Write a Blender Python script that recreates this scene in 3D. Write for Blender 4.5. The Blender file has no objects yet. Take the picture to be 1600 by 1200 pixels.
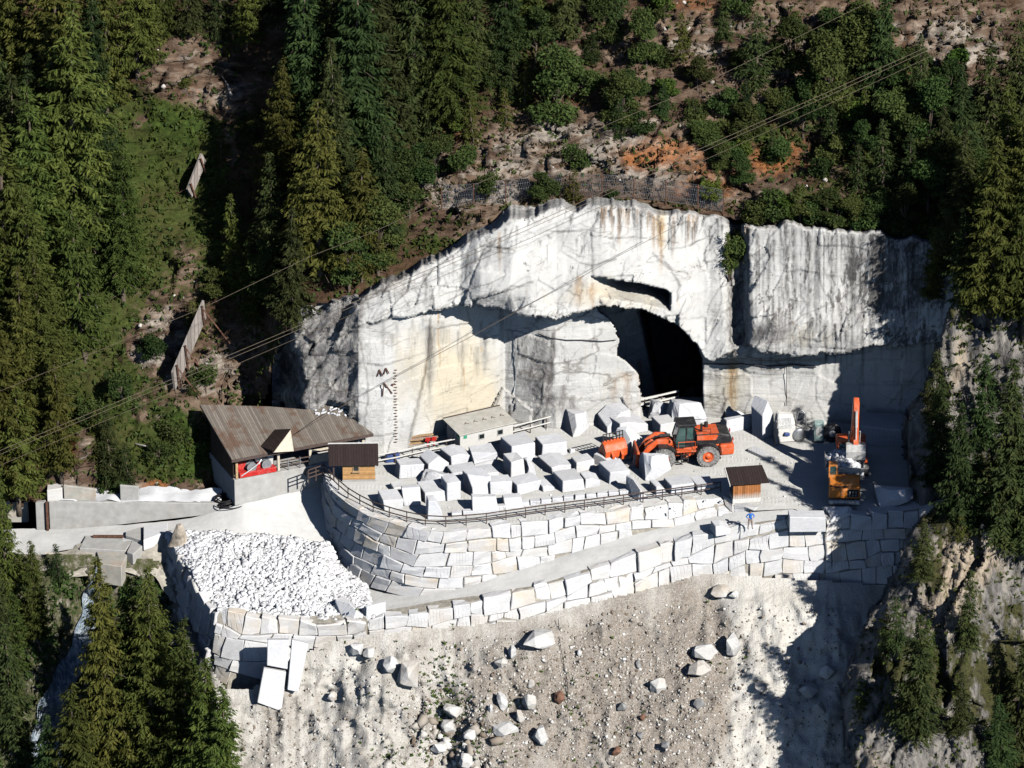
import bpy, bmesh, math, random
import numpy as np
from mathutils import Vector, Matrix, Euler
from mathutils.geometry import delaunay_2d_cdt, tessellate_polygon
R = math.radians
sc = bpy.context.scene
COL = sc.collection
rnd = random.Random(7)

# ------------------------------------------------------------------ camera and picture-to-place helpers
D, PITCH = 500.0, R(25)
CP, SP = math.cos(PITCH), math.sin(PITCH)
CAM = np.array([0.0, -D*CP, D*SP])
def rays(px, py):
    px = np.asarray(px, float); py = np.asarray(py, float)
    a = (px-800)/(16*D); b = (600-py)/(16*D)
    return np.stack([a, CP+b*SP, -SP+b*CP], -1)
def WY(px, py, y):
    d = rays(px, py); t = (np.asarray(y)-CAM[1])/d[..., 1]
    return CAM+d*t[..., None]
def WZ(px, py, z):
    d = rays(px, py); t = (np.asarray(z, float)-CAM[2])/d[..., 2]
    return CAM+d*t[..., None]
def G(px, py, z=0.0): return Vector(WZ(px, py, z))
def GY(px, py, y): return Vector(WY(px, py, np.float64(y)))

# ------------------------------------------------------------------ numpy noise
def _h(ix, iy, iz, s=0):
    with np.errstate(over='ignore'):
        n = (ix.astype(np.int64)*73856093) ^ (iy.astype(np.int64)*19349663) ^ (iz.astype(np.int64)*83492791) ^ np.int64(s*2654435761 % 2147483647)
        n = (n ^ (n >> 13))*1274126177
        n = (n ^ (n >> 16)) & 0xFFFFFF
    return n/float(0xFFFFFF)
def vn(P, s=0):
    P = np.asarray(P, float); i = np.floor(P).astype(np.int64); f = P-i; f = f*f*f*(f*(f*6-15)+10)
    x, y, z = i[..., 0], i[..., 1], i[..., 2]; fx, fy, fz = f[..., 0], f[..., 1], f[..., 2]
    def c(a, b, d): return _h(x+a, y+b, z+d, s)
    l = lambda a, b, t: a+(b-a)*t
    return l(l(l(c(0,0,0), c(1,0,0), fx), l(c(0,1,0), c(1,1,0), fx), fy), l(l(c(0,0,1), c(1,0,1), fx), l(c(0,1,1), c(1,1,1), fx), fy), fz)*2-1
def fbm(P, o=4, s=0, g=.5):
    P = np.asarray(P, float); t = 0; a = 1
    for k in range(o):
        t = t+a*vn(P*(2.03**k)+k*17.3, s+k); a *= g
    return t
def ridged(P, o=4, s=0):
    P = np.asarray(P, float); t = 0; a = 1
    for k in range(o):
        t = t+a*(1-2*np.abs(vn(P*(2.07**k)+k*9.7, s+k))); a *= .5
    return t
def facets(P, s=0):
    """height of the randomly tilted plane of the nearest cell: broken, faceted rock"""
    P = np.asarray(P, float); i = np.floor(P).astype(np.int64); best = np.full(P.shape[:-1], 9e9); out = np.zeros(P.shape[:-1])
    for a in (-1, 0, 1):
        for b in (-1, 0, 1):
            for c in (-1, 0, 1):
                x, y, z = i[..., 0]+a, i[..., 1]+b, i[..., 2]+c
                q = np.stack([x+_h(x,y,z,s+1), y+_h(x,y,z,s+2), z+_h(x,y,z,s+3)], -1)-P
                d = (q*q).sum(-1); m = d < best
                v = (_h(x,y,z,s+4)-.5)+(_h(x,y,z,s+5)-.5)*1.3*q[..., 0]+(_h(x,y,z,s+6)-.2)*1.1*q[..., 2]
                best = np.where(m, d, best); out = np.where(m, v, out)
    return out
def ip(x, pts): 
    return np.interp(x, [p[0] for p in pts], [p[1] for p in pts])
def sstep(a, b, x):
    t = np.clip((x-a)/(b-a), 0, 1); return t*t*(3-2*t)
def blobs(px, py, L):
    m = np.zeros_like(px)
    for (x, y, rx, ry, s) in L: m = m+s*np.exp(-((px-x)/rx)**2-((py-y)/ry)**2)
    return np.clip(m, 0, 1)

# ------------------------------------------------------------------ objects
def tag(o, label=None, cat=None, group=None, kind=None):
    if label: o['label'] = label
    if cat: o['category'] = cat
    if group: o['group'] = group
    if kind: o['kind'] = kind
    return o
def empty(name, loc=(0,0,0), rz=0.0, label=None, cat=None, group=None):
    o = bpy.data.objects.new(name, None); COL.objects.link(o); o.location = loc; o.rotation_euler = (0,0,rz)
    o.empty_display_size = .3
    return tag(o, label, cat, group)
def link(name, me, parent=None):
    o = bpy.data.objects.new(name, me); COL.objects.link(o)
    if parent is not None: o.parent = parent
    return o
def copy_tree(o, parent=None):
    c = o.copy(); COL.objects.link(c)
    if parent is not None: c.parent = parent
    for ch in list(o.children): copy_tree(ch, c)
    return c
def np_mesh(name, V, F, mat, smooth=False, attrs=None):
    """V (n,3), F (m,k) arrays to a mesh"""
    V = np.asarray(V, np.float32); F = np.asarray(F, np.int32); k = F.shape[1]
    me = bpy.data.meshes.new(name); me.vertices.add(len(V)); me.vertices.foreach_set('co', V.ravel())
    me.loops.add(F.size); me.loops.foreach_set('vertex_index', F.ravel())
    me.polygons.add(len(F)); me.polygons.foreach_set('loop_start', np.arange(0, F.size, k, dtype=np.int32))
    me.polygons.foreach_set('loop_total', np.full(len(F), k, np.int32))
    me.update(calc_edges=True); me.validate()
    if smooth: me.polygons.foreach_set('use_smooth', np.ones(len(me.polygons), bool))
    for n, A in (attrs or {}).items():
        a = me.attributes.new(n, 'FLOAT_COLOR', 'POINT'); a.data.foreach_set('color', np.asarray(A, np.float32).ravel())
    me.materials.append(mat)
    return me
class MB:
    def __init__(s): s.v = []; s.f = []
    def add(s, vs, fs):
        n = len(s.v); s.v += [tuple(v) for v in vs]; s.f += [tuple(i+n for i in f) for f in fs]; return s
    def box(s, c, d, rot=None, taper=1.0):
        c = Vector(c); h = Vector(d)/2; M = Euler(rot).to_matrix() if rot else Matrix.Identity(3)
        vs = [c+M@Vector((x*h.x*(taper if z > 0 else 1), y*h.y*(taper if z > 0 else 1), z*h.z)) for z in (-1,1) for y in (-1,1) for x in (-1,1)]
        return s.add(vs, [(0,2,3,1),(4,5,7,6),(0,1,5,4),(2,6,7,3),(0,4,6,2),(1,3,7,5)])
    def hexa(s, lo, hi):
        n = len(lo); return s.add(list(lo)+list(hi), [tuple(range(n))[::-1], tuple(range(n, 2*n))]+[(i,(i+1)%n,n+(i+1)%n,n+i) for i in range(n)])
    def prism(s, poly, y0, y1):
        return s.hexa([(x,y1,z) for x,z in poly], [(x,y0,z) for x,z in poly])
    def bar(s, a, b, w, h=None):
        a, b = Vector(a), Vector(b); h = h or w; d = (b-a).normalized(); up = Vector((0,0,1)) if abs(d.z) < .95 else Vector((0,1,0))
        x = d.cross(up).normalized()*w/2; y = x.cross(d).normalized()*h/2
        return s.hexa([a-x-y,a+x-y,a+x+y,a-x+y], [b-x-y,b+x-y,b+x+y,b-x+y])
    def tube(s, pts, r, n=6, caps=True):
        pts = [Vector(p) for p in pts]; rs = r if isinstance(r, (list, tuple)) else [r]*len(pts); base = len(s.v); px = None
        for i, p in enumerate(pts):
            d = (pts[min(i+1, len(pts)-1)]-pts[max(i-1, 0)]).normalized()
            up = Vector((0,0,1)) if abs(d.z) < .9 else Vector((0,1,0))
            x = d.cross(up).normalized() if px is None else (px-d*px.dot(d)).normalized(); px = x; y = d.cross(x)
            s.v += [tuple(p+(x*math.cos(6.2832*k/n)+y*math.sin(6.2832*k/n))*rs[i]) for k in range(n)]
        for i in range(len(pts)-1):
            for k in range(n):
                a = base+i*n+k; b = base+i*n+(k+1)%n; s.f.append((a,b,b+n,a+n))
        if caps: s.f.append(tuple(base+k for k in range(n))[::-1]); e = base+(len(pts)-1)*n; s.f.append(tuple(e+k for k in range(n)))
        return s
    def cyl(s, a, b, r, n=16, r2=None): return s.tube([a, b], [r, r if r2 is None else r2], n)
    def lathe(s, prof, c, axis='y', n=28, caps=True):
        """prof: list of (radius, offset along axis)"""
        base = len(s.v); c = Vector(c)
        for r, o in prof:
            for k in range(n):
                a = 6.2832*k/n; u, w = r*math.cos(a), r*math.sin(a)
                s.v.append(tuple(c+(Vector((u, o, w)) if axis == 'y' else Vector((u, w, o)))))
        for i in range(len(prof)-1):
            for k in range(n):
                a = base+i*n+k; b = base+i*n+(k+1)%n; s.f.append((a,b,b+n,a+n))
        if caps: s.f.append(tuple(base+k for k in range(n))); e = base+(len(prof)-1)*n; s.f.append(tuple(e+k for k in range(n))[::-1])
        return s
    def mesh(s, name, mat, smooth=False, bevel=0, fix=True):
        me = bpy.data.meshes.new(name); me.from_pydata(s.v, [], s.f)
        if fix or bevel:
            bm = bmesh.new(); bm.from_mesh(me); bmesh.ops.recalc_face_normals(bm, faces=bm.faces)
            if bevel:
                es = [e for e in bm.edges if len(e.link_faces) == 2 and e.calc_face_angle(0) > .5 and e.calc_length() > bevel*2.5]
                bmesh.ops.bevel(bm, geom=es, offset=bevel, segments=1, affect='EDGES', clamp_overlap=True)
            bm.to_mesh(me); bm.free()
        if smooth:
            me.polygons.foreach_set('use_smooth', [True]*len(me.polygons))
        me.materials.append(mat); return me
    def build(s, name, mat, parent=None, smooth=False, bevel=0): return link(name, s.mesh(name, mat, smooth, bevel), parent)

# ------------------------------------------------------------------ materials
def new_mat(name):
    m = bpy.data.materials.new(name); m.use_nodes = True; nt = m.node_tree; nt.nodes.clear()
    out = nt.nodes.new('ShaderNodeOutputMaterial'); b = nt.nodes.new('ShaderNodeBsdfPrincipled'); nt.links.new(b.outputs[0], out.inputs[0])
    b.inputs['Roughness'].default_value = .8; b.inputs['Specular IOR Level'].default_value = .25
    return m, nt, b
class N:
    def __init__(s, nt): s.nt = nt
    def n(s, t, **kw):
        x = s.nt.nodes.new(t)
        for k, v in kw.items(): setattr(x, k, v)
        return x
    def l(s, a, b): s.nt.links.new(a, b)
    def put(s, inp, v):
        if v is None: return
        if hasattr(v, 'node'): s.l(v, inp)
        else: inp.default_value = v
    def obj(s): return s.n('ShaderNodeTexCoord').outputs['Object']
    def pos(s): return s.n('ShaderNodeNewGeometry').outputs['Position']
    def rand(s): return s.n('ShaderNodeObjectInfo').outputs['Random']
    def mapg(s, v, sc=(1,1,1), rot=(0,0,0), loc=(0,0,0)):
        m = s.n('ShaderNodeMapping'); s.l(v, m.inputs[0]); m.inputs['Scale'].default_value = sc; m.inputs['Rotation'].default_value = rot; s.put(m.inputs['Location'], loc); return m.outputs[0]
    def noise(s, v, scale=1, det=4, rough=.55, dist=0):
        x = s.n('ShaderNodeTexNoise'); s.put(x.inputs['Vector'], v); x.inputs['Scale'].default_value = scale; x.inputs['Detail'].default_value = det
        x.inputs['Roughness'].default_value = rough; x.inputs['Distortion'].default_value = dist; return x.outputs[0]
    def vor(s, v, scale=1, feature='F1', rnd=1.0):
        x = s.n('ShaderNodeTexVoronoi', feature=feature); s.put(x.inputs['Vector'], v); x.inputs['Scale'].default_value = scale; x.inputs['Randomness'].default_value = rnd; return x.outputs
    def ramp(s, f, stops, interp='LINEAR'):
        x = s.n('ShaderNodeValToRGB'); s.put(x.inputs[0], f); e = x.color_ramp.elements; x.color_ramp.interpolation = interp
        while len(e) < len(stops): e.new(.5)
        for i, (p, c) in enumerate(stops):
            e[i].position = p; e[i].color = (c, c, c, 1) if isinstance(c, (int, float)) else (*c, 1)
        return x.outputs[0]
    def mix(s, f, a, b, mode='MIX'):
        x = s.n('ShaderNodeMix', data_type='RGBA', blend_type=mode); s.put(x.inputs[0], f)
        for i, v in ((6, a), (7, b)):
            s.put(x.inputs[i], (*v, 1) if isinstance(v, tuple) and len(v) == 3 else v)
        return x.outputs[2]
    def math(s, op, a, b=None, clamp=False):
        x = s.n('ShaderNodeMath', operation=op, use_clamp=clamp); s.put(x.inputs[0], a); s.put(x.inputs[1], b); return x.outputs[0]
    def attr(s, name):
        x = s.n('ShaderNodeAttribute', attribute_name=name); y = s.n('ShaderNodeSeparateColor'); s.l(x.outputs['Color'], y.inputs[0]); return y.outputs
    def cracks(s, v, scale, w=.02):
        f = s.noise(v, scale, 5, .5, .15); d = s.math('ABSOLUTE', s.math('SUBTRACT', f, .5))
        k = s.ramp(d, [(0, 1), (w, 0)]); m = s.ramp(s.noise(v, scale*.7, 3), [(.50, 0), (.58, 1)])
        return s.math('MULTIPLY', k, m)
    def bump(s, b, h, strength=.5, dist=.1):
        x = s.n('ShaderNodeBump'); x.inputs['Strength'].default_value = strength; x.inputs['Distance'].default_value = dist; s.l(h, x.inputs['Height']); s.l(x.outputs[0], b.inputs['Normal'])
M = {}
def simple(name, col, rough=.6, metal=0, var=.12, scale=3, dirt=None, spec=.3):
    m, nt, b = new_mat(name); n = N(nt); v = n.obj(); f = n.noise(v, scale, 5, .6)
    lo = tuple(max(0, c*(1-var*1.6)) for c in col); hi = tuple(min(1, c*(1+var)) for c in col)
    c = n.ramp(f, [(.3, lo), (.7, hi)])
    if dirt:
        d = n.ramp(n.noise(v, scale*.6, 6, .7), [(.5, 0), (.72, dirt[1])]); c = n.mix(d, c, dirt[0])
    n.l(c, b.inputs['Base Color']); b.inputs['Roughness'].default_value = rough; b.inputs['Metallic'].default_value = metal; b.inputs['Specular IOR Level'].default_value = spec
    n.bump(b, f, .15, .02); M[name] = m; return m

def marble(name, base=(.78,.78,.80), tint=(.74,.66,.52), tintamt=.5, vein=(.50,.52,.56), dust=.5):
    m, nt, b = new_mat(name); n = N(nt); v = n.obj(); r = n.rand()
    v = n.mapg(v, (1,1,1)); a = n.n('ShaderNodeVectorMath', operation='ADD'); n.l(v, a.inputs[0])
    cx = n.n('ShaderNodeCombineXYZ'); rr = n.math('MULTIPLY', r, 61.0)
    for k in range(3): n.l(rr, cx.inputs[k])
    n.l(cx.outputs[0], a.inputs[1]); v = a.outputs[0]
    big = n.noise(v, .9, 6, .62, .4)
    veins = n.ramp(n.noise(n.mapg(v, (.6,1.6,2.6), (.3,.5,.2)), 1.4, 7, .65, 1.2), [(.44, 0), (.5, .55), (.56, 0)])
    c = n.mix(n.ramp(big, [(.4, 0), (.75, 1)]), base, tuple(x*.9 for x in base))
    c = n.mix(veins, c, vein)
    ta = n.ramp(r, [(.0, 0), (.55, .15*tintamt), (.82, .5*tintamt), (.94, tintamt), (1, tintamt)])
    tn = n.math('MULTIPLY', ta, n.ramp(n.noise(v, .7, 4), [(.35, .15), (.65, 1)]))
    c = n.mix(tn, c, tint)
    st = n.ramp(n.noise(n.mapg(v, (5,5,.4)), 1.2, 5, .7), [(.56, 0), (.72, .3)])
    c = n.mix(st, c, (.62,.57,.48))
    sx = n.n('ShaderNodeSeparateXYZ'); n.l(n.obj(), sx.inputs[0]); fr = n.math('ABSOLUTE', n.math('SUBTRACT', n.math('FRACT', n.math('MULTIPLY', n.math('ADD', sx.outputs['X'], sx.outputs['Y']), 2.9)), .5))
    dr = n.math('MULTIPLY', n.ramp(fr, [(.06, 1), (.14, 0)]), n.math('MULTIPLY', n.ramp(n.math('FRACT', n.math('MULTIPLY', r, 13.7)), [(.55, 0), (.6, 1)]), n.ramp(n.noise(v, .8, 3), [(.45, 0), (.55, 1)])))
    c = n.mix(n.math('MULTIPLY', dr, .35), c, (.40,.38,.36))
    gy = n.ramp(n.math('FRACT', n.math('MULTIPLY', r, 29.1)), [(.3, 0), (1, .2)]); c = n.mix(n.math('MULTIPLY', gy, n.ramp(n.noise(v, 1.1, 6, .7), [(.35, 0), (.7, 1)])), c, (.42,.41,.40))
    n.l(c, b.inputs['Base Color']); b.inputs['Roughness'].default_value = .75
    h = n.math('ADD', n.math('SUBTRACT', n.noise(v, 3.2, 6, .65), n.math('MULTIPLY', dr, .6)), n.math('MULTIPLY', n.noise(n.mapg(v, (.5,.5,9)), 2, 3), .35))
    n.bump(b, h, .45, .06); M[name] = m; return m
marble('marble_block', tintamt=.22, base=(.72,.72,.735))
marble('marble_wall_stone', base=(.73,.72,.71), tint=(.62,.48,.30), tintamt=.6)
marble('marble_grey_rock', base=(.60,.60,.61), tint=(.40,.37,.33), tintamt=.8)  # darker grey marble with a brownish tint, for the rough boulders
def mat_mountain():
    """soil, layered rock and grass; masks: R grass, G rust, B bare pale rock"""
    m, nt, b = new_mat('mountain_rock'); n = N(nt); p = n.pos(); a = n.attr('msk')
    st = n.mapg(p, (.22,.35,1.0), (0,R(-24),0))
    lay = n.noise(st, 1.1, 8, .66, .6)
    crack = n.cracks(n.mapg(p, (.3,.4,1.0), (0,R(-24),0)), .7)
    fine = n.noise(p, 3.1, 6, .7)
    big = n.noise(p, .16, 5, .6)
    rock = n.ramp(lay, [(.26, (.034,.023,.017)), (.42, (.098,.062,.042)), (.53, (.165,.112,.078)), (.66, (.26,.195,.145)), (.82, (.45,.385,.31))])
    soil = n.ramp(fine, [(.3, (.035,.02,.012)), (.55, (.088,.052,.031)), (.8, (.17,.115,.075))])
    # bare rock appears by mask + noise
    fb = n.math('ADD', a[2], n.math('MULTIPLY', n.math('SUBTRACT', n.noise(p, .55, 6, .62), .5), 1.5))
    c = n.mix(n.ramp(fb, [(.3, 0), (.62, 1)]), soil, rock)
    wh = n.math('ADD', n.math('MULTIPLY', a[2], .5), n.math('SUBTRACT', n.noise(n.mapg(p, (.2,.3,.8), (0,R(-24),0)), .9, 8, .66), .5))
    c = n.mix(n.ramp(wh, [(.48, 0), (.64, .7)]), c, n.ramp(fine, [(.3, (.34,.295,.245)), (.6, (.55,.50,.43))]))
    fo = n.math('ADD', a[1], n.math('MULTIPLY', n.math('SUBTRACT', n.noise(n.mapg(p, (1.4,1.4,.5)), .9, 6, .65), .5), 1.2))
    c = n.mix(n.ramp(fo, [(.35, 0), (.8, .85)]), c, n.ramp(fine, [(.3, (.16,.05,.02)), (.6, (.42,.17,.06)), (.8, (.6,.36,.18))]))
    c = n.mix(n.math('MULTIPLY', crack, .85), c, (.03,.024,.02))
    gr = n.ramp(n.noise(p, 2.3, 6, .7), [(.3, (.016,.026,.006)), (.5, (.042,.068,.014)), (.7, (.082,.112,.024)), (.85, (.13,.13,.045))])
    gr = n.mix(n.ramp(big, [(.4, 0), (.65, .55)]), gr, (.085,.062,.028))
    fg = n.math('ADD', a[0], n.math('MULTIPLY', n.math('SUBTRACT', n.noise(p, .8, 7, .68), .5), 1.6))
    c = n.mix(n.ramp(fg, [(.38, 0), (.6, 1)]), c, gr)
    n.l(c, b.inputs['Base Color']); b.inputs['Roughness'].default_value = .95; b.inputs['Specular IOR Level'].default_value = .1
    h = n.math('ADD', n.math('MULTIPLY', lay, 1.2), n.math('ADD', n.math('MULTIPLY', fine, .5), n.math('MULTIPLY', crack, -.5)))
    n.bump(b, h, 1.0, .35); M['mountain'] = m
mat_mountain()
def mat_cliff():
    """quarried marble face; masks: R yellow stain, G dark water streaks, B natural grey rock"""
    m, nt, b = new_mat('marble_cliff'); n = N(nt); p = n.pos(); a = n.attr('msk')
    big = n.noise(p, .35, 6, .6); mid = n.noise(p, 1.6, 7, .65); fine = n.noise(p, 7, 4, .6)
    c = n.mix(n.ramp(big, [(.35, 0), (.7, 1)]), (.61,.60,.573), (.475,.466,.446))
    # saw-cut drag lines and faint panels
    cut = n.noise(n.mapg(p, (.12,.12,3.2), (0,R(3),0)), 1.6, 4, .6)
    c = n.mix(n.ramp(cut, [(.45, 0), (.7, .3)]), c, (.55,.52,.47))
    ver = n.noise(n.mapg(p, (2.2,2.2,.06)), 1.0, 6, .7)
    fy = n.math('ADD', a[0], n.math('MULTIPLY', n.math('SUBTRACT', n.noise(n.mapg(p, (.6,.6,.18)), 1, 6, .6), .5), 1.1))
    c = n.mix(n.ramp(fy, [(.25, 0), (.9, .9)]), c, (.60,.525,.39))
    fr = n.ramp(n.noise(n.mapg(p, (1.5,1.5,.035), (0,0,0), (3.3,0,0)), 1, 4, .55), [(.66, 0), (.73, .8)])
    c = n.mix(n.math('MULTIPLY', fr, n.ramp(a[0], [(0, .12), (.4, 1)])), c, (.42,.25,.09))
    # dark streaks running down
    s1 = n.math('ADD', n.math('MULTIPLY', n.noise(n.mapg(p, (1.0,1.0,.03)), 1.1, 4, .75), .65), n.math('MULTIPLY', n.noise(n.mapg(p, (2.6,2.6,.07), (0,0,0), (7,0,3)), 1.3, 3, .6), .35))
    s2 = n.noise(n.mapg(p, (.4,.4,.35)), .9, 4, .6)
    fs = n.math('ADD', n.math('MULTIPLY', a[1], .5), n.math('ADD', n.math('MULTIPLY', n.math('SUBTRACT', s1, .5), 2.4), n.math('SUBTRACT', s2, .62)))
    c = n.mix(n.ramp(fs, [(.40, 0), (.47, .72), (.8, .95)]), c, n.ramp(mid, [(.4, (.05,.049,.05)), (.7, (.15,.135,.118))]))
    mk = n.attr('marks'); brk = n.ramp(n.noise(n.mapg(p, (3,3,.5)), 2.2, 5, .65), [(.35, .45), (.55, 1)])
    c = n.mix(n.math('MULTIPLY', mk[1], brk), c, (.30,.165,.06)); c = n.mix(n.math('MULTIPLY', mk[0], brk), c, (.055,.05,.048))
    # natural rock
    lay = n.noise(n.mapg(p, (.9,.9,.5), (0,R(35),0)), 1.2, 8, .7, .8)
    rock = n.ramp(lay, [(.3, (.05,.047,.047)), (.45, (.20,.19,.185)), (.58, (.42,.40,.37)), (.75, (.66,.64,.60))])
    fb = n.math('ADD', a[2], n.math('MULTIPLY', n.math('SUBTRACT', mid, .5), .9))
    c = n.mix(n.ramp(fb, [(.35, 0), (.7, 1)]), c, rock)
    # fine cracks
    ck = n.math('MULTIPLY', n.cracks(n.mapg(p, (.35,.5,.7), (.3,R(-25),.2)), .35, .02), .65)
    ck = n.math('MAXIMUM', ck, n.math('MULTIPLY', n.cracks(n.mapg(p, (.22,.5,1.0), (0,R(8),0)), .45, .014), .5)); ck = n.math('MAXIMUM', ck, n.math('MULTIPLY', n.cracks(n.mapg(p, (1.2,.8,.4), (0,R(24),0)), .5, .014), .3))
    c = n.mix(ck, c, (.12,.10,.08)); c = n.mix(n.math('MULTIPLY', mk[2], .72), c, (.05,.042,.036))
    n.l(c, b.inputs['Base Color']); b.inputs['Roughness'].default_value = .85; b.inputs['Specular IOR Level'].default_value = .15
    h = n.math('ADD', n.math('MULTIPLY', mid, .5), n.math('ADD', n.math('MULTIPLY', cut, .3), n.math('MULTIPLY', fine, .12)))
    h = n.math('ADD', h, n.math('MULTIPLY', n.math('MULTIPLY', lay, a[2]), 1.6))
    n.bump(b, h, .8, .2); M['cliff'] = m
mat_cliff()
def mat_ridge():
    """grey schist ribs with moss; R grass, G ochre, B pale"""
    m, nt, b = new_mat('ridge_rock'); n = N(nt); p = n.pos(); a = n.attr('msk')
    st = n.mapg(p, (.9,.5,.28), (0,R(32),0))
    lay = n.noise(st, 1.3, 8, .68, .7); fine = n.noise(p, 4, 6, .7)
    c = n.ramp(lay, [(.28, (.05,.046,.042)), (.42, (.145,.135,.124)), (.56, (.25,.23,.207)), (.72, (.42,.382,.335))])
    fo = n.math('ADD', a[1], n.math('MULTIPLY', n.math('SUBTRACT', n.noise(st, .8, 5), .5), 1.5))
    c = n.mix(n.ramp(fo, [(.4, 0), (.8, .8)]), c, n.ramp(fine, [(.3, (.30,.22,.14)), (.7, (.62,.52,.40))]))
    fg = n.math('ADD', a[0], n.math('MULTIPLY', n.math('SUBTRACT', n.noise(n.mapg(p, (.9,.5,.35), (0,R(32),0)), 1.1, 7, .66), .5), 2.0))
    gr = n.ramp(fine, [(.3, (.02,.022,.008)), (.55, (.06,.06,.018)), (.8, (.12,.095,.04))])
    c = n.mix(n.ramp(fg, [(.5, 0), (.72, .95)]), c, gr)
    crack = n.cracks(n.mapg(p, (1.0,.7,.35), (0,R(32),0)), .8)
    c = n.mix(n.math('MULTIPLY', crack, .8), c, (.025,.022,.02))
    n.l(c, b.inputs['Base Color']); b.inputs['Roughness'].default_value = .9; b.inputs['Specular IOR Level'].default_value = .12
    n.bump(b, n.math('ADD', n.math('MULTIPLY', lay, 1.3), n.math('MULTIPLY', fine, .35)), 1.0, .3); M['ridge'] = m
mat_ridge()
def mat_scree():
    """quarry spill: R white dust, G vegetation, B brown debris"""
    m, nt, b = new_mat('scree'); n = N(nt); p = n.pos(); a = n.attr('msk')
    mid = n.noise(p, .7, 7, .65); fine = n.noise(p, 5, 6, .7); run = n.noise(n.mapg(p, (1.3,.4,.18)), .7, 6, .62)
    brown = n.ramp(fine, [(.3, (.17,.14,.112)), (.55, (.32,.275,.23)), (.75, (.50,.455,.40))])
    white = n.mix(n.ramp(fine, [(.4, 0), (.7, .55)]), n.ramp(run, [(.3, (.44,.40,.345)), (.5, (.57,.54,.485)), (.7, (.68,.655,.61))]), (.40,.365,.32))
    fb = n.math('ADD', a[2], n.math('MULTIPLY', n.math('SUBTRACT', n.noise(n.mapg(p, (1,.6,.45)), .35, 8, .68), .5), 2.4))
    c = n.mix(n.ramp(fb, [(.2, 0), (.85, 1)]), white, brown)
    vo = n.vor(p, 6.5)
    chips = n.ramp(vo[0], [(.0, 1), (.22, .9), (.27, 0)])
    sel = n.n('ShaderNodeSeparateColor'); n.l(vo[1], sel.inputs[0])
    ch = n.math('MULTIPLY', chips, n.ramp(n.math('ADD', sel.outputs[0], n.math('MULTIPLY', n.math('SUBTRACT', mid, .5), .8)), [(.66, 0), (.72, .8)]))
    c = n.mix(ch, c, (.72,.70,.66))
    v2 = n.vor(p, 13); s2 = n.n('ShaderNodeSeparateColor'); n.l(v2[1], s2.inputs[0]); c = n.mix(n.ramp(s2.outputs[1], [(.5, 0), (.9, .5)]), c, n.ramp(s2.outputs[0], [(0, (.16,.135,.11)), (.5, (.40,.365,.32)), (1, (.72,.70,.66))]))
    fg = n.math('ADD', a[1], n.math('MULTIPLY', n.math('SUBTRACT', n.noise(p, 1.2, 6, .7), .5), 1.4))
    c = n.mix(n.ramp(fg, [(.5, 0), (.75, .9)]), c, n.ramp(fine, [(.3, (.02,.028,.008)), (.7, (.09,.10,.03))]))
    fw = n.math('ADD', a[0], n.math('MULTIPLY', n.math('SUBTRACT', run, .5), .9))
    c = n.mix(n.ramp(fw, [(.45, 0), (.8, .92)]), c, n.ramp(n.noise(p, .5, 5), [(.35, (.60,.567,.505)), (.65, (.68,.65,.60))]))
    n.l(c, b.inputs['Base Color']); b.inputs['Roughness'].default_value = .95; b.inputs['Specular IOR Level'].default_value = .1
    n.bump(b, n.math('ADD', n.math('ADD', n.math('MULTIPLY', mid, 1.2), n.math('MULTIPLY', fine, .6)), n.math('ADD', n.math('MULTIPLY', chips, .25), run)), .8, .25); M['scree'] = m
mat_scree()
def mat_dirt(name, lo, hi, tracks=0):
    m, nt, b = new_mat(name); n = N(nt); p = n.pos()
    big = n.noise(p, .25, 6, .62); fine = n.noise(p, 9, 5, .7); mid = n.noise(p, 1.3, 6, .65)
    c = n.mix(n.ramp(n.math('ADD', n.math('MULTIPLY', big, .6), n.math('MULTIPLY', mid, .4)), [(.35, 0), (.65, 1)]), lo, hi)
    c = n.mix(n.ramp(fine, [(.55, 0), (.8, .35)]), c, (.66,.65,.62))
    c = n.mix(n.ramp(n.noise(n.mapg(p, (.25,1.6,1)), 1, 5, .6), [(.5, 0), (.72, .3)]), c, tuple(x*.8 for x in lo))
    n.l(c, b.inputs['Base Color']); b.inputs['Roughness'].default_value = .95; b.inputs['Specular IOR Level'].default_value = .08
    h = n.math('ADD', n.math('MULTIPLY', fine, .25), mid)
    if tracks:
        w = n.n('ShaderNodeTexWave', wave_type='BANDS', bands_direction='X'); n.l(p, w.inputs[0]); w.inputs['Scale'].default_value = .9; w.inputs['Distortion'].default_value = 3; w.inputs['Detail'].default_value = 3
        t = n.math('MULTIPLY', w.outputs[0], n.ramp(n.noise(n.mapg(p, (.1,.9,1)), .8, 3), [(.48, 0), (.56, 1)]))
        h = n.math('ADD', h, n.math('MULTIPLY', t, .22))
    n.bump(b, h, .6, .09); M[name] = m
mat_dirt('yard', (.60,.585,.54), (.76,.745,.71), 1)
mat_dirt('road', (.57,.56,.535), (.72,.71,.68))
mat_dirt('rubble_bed', (.6,.6,.6), (.74,.74,.75))
simple('stone_fill', (.42,.385,.325), .95, 0, .25, 2.5, None, .08)
simple('concrete', (.45,.44,.415), .9, 0, .12, 1.2, ((.34,.30,.25), .35), .1)
simple('concrete_stained', (.44,.42,.37), .9, 0, .15, .9, ((.36,.20,.10), .6), .1)
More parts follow.
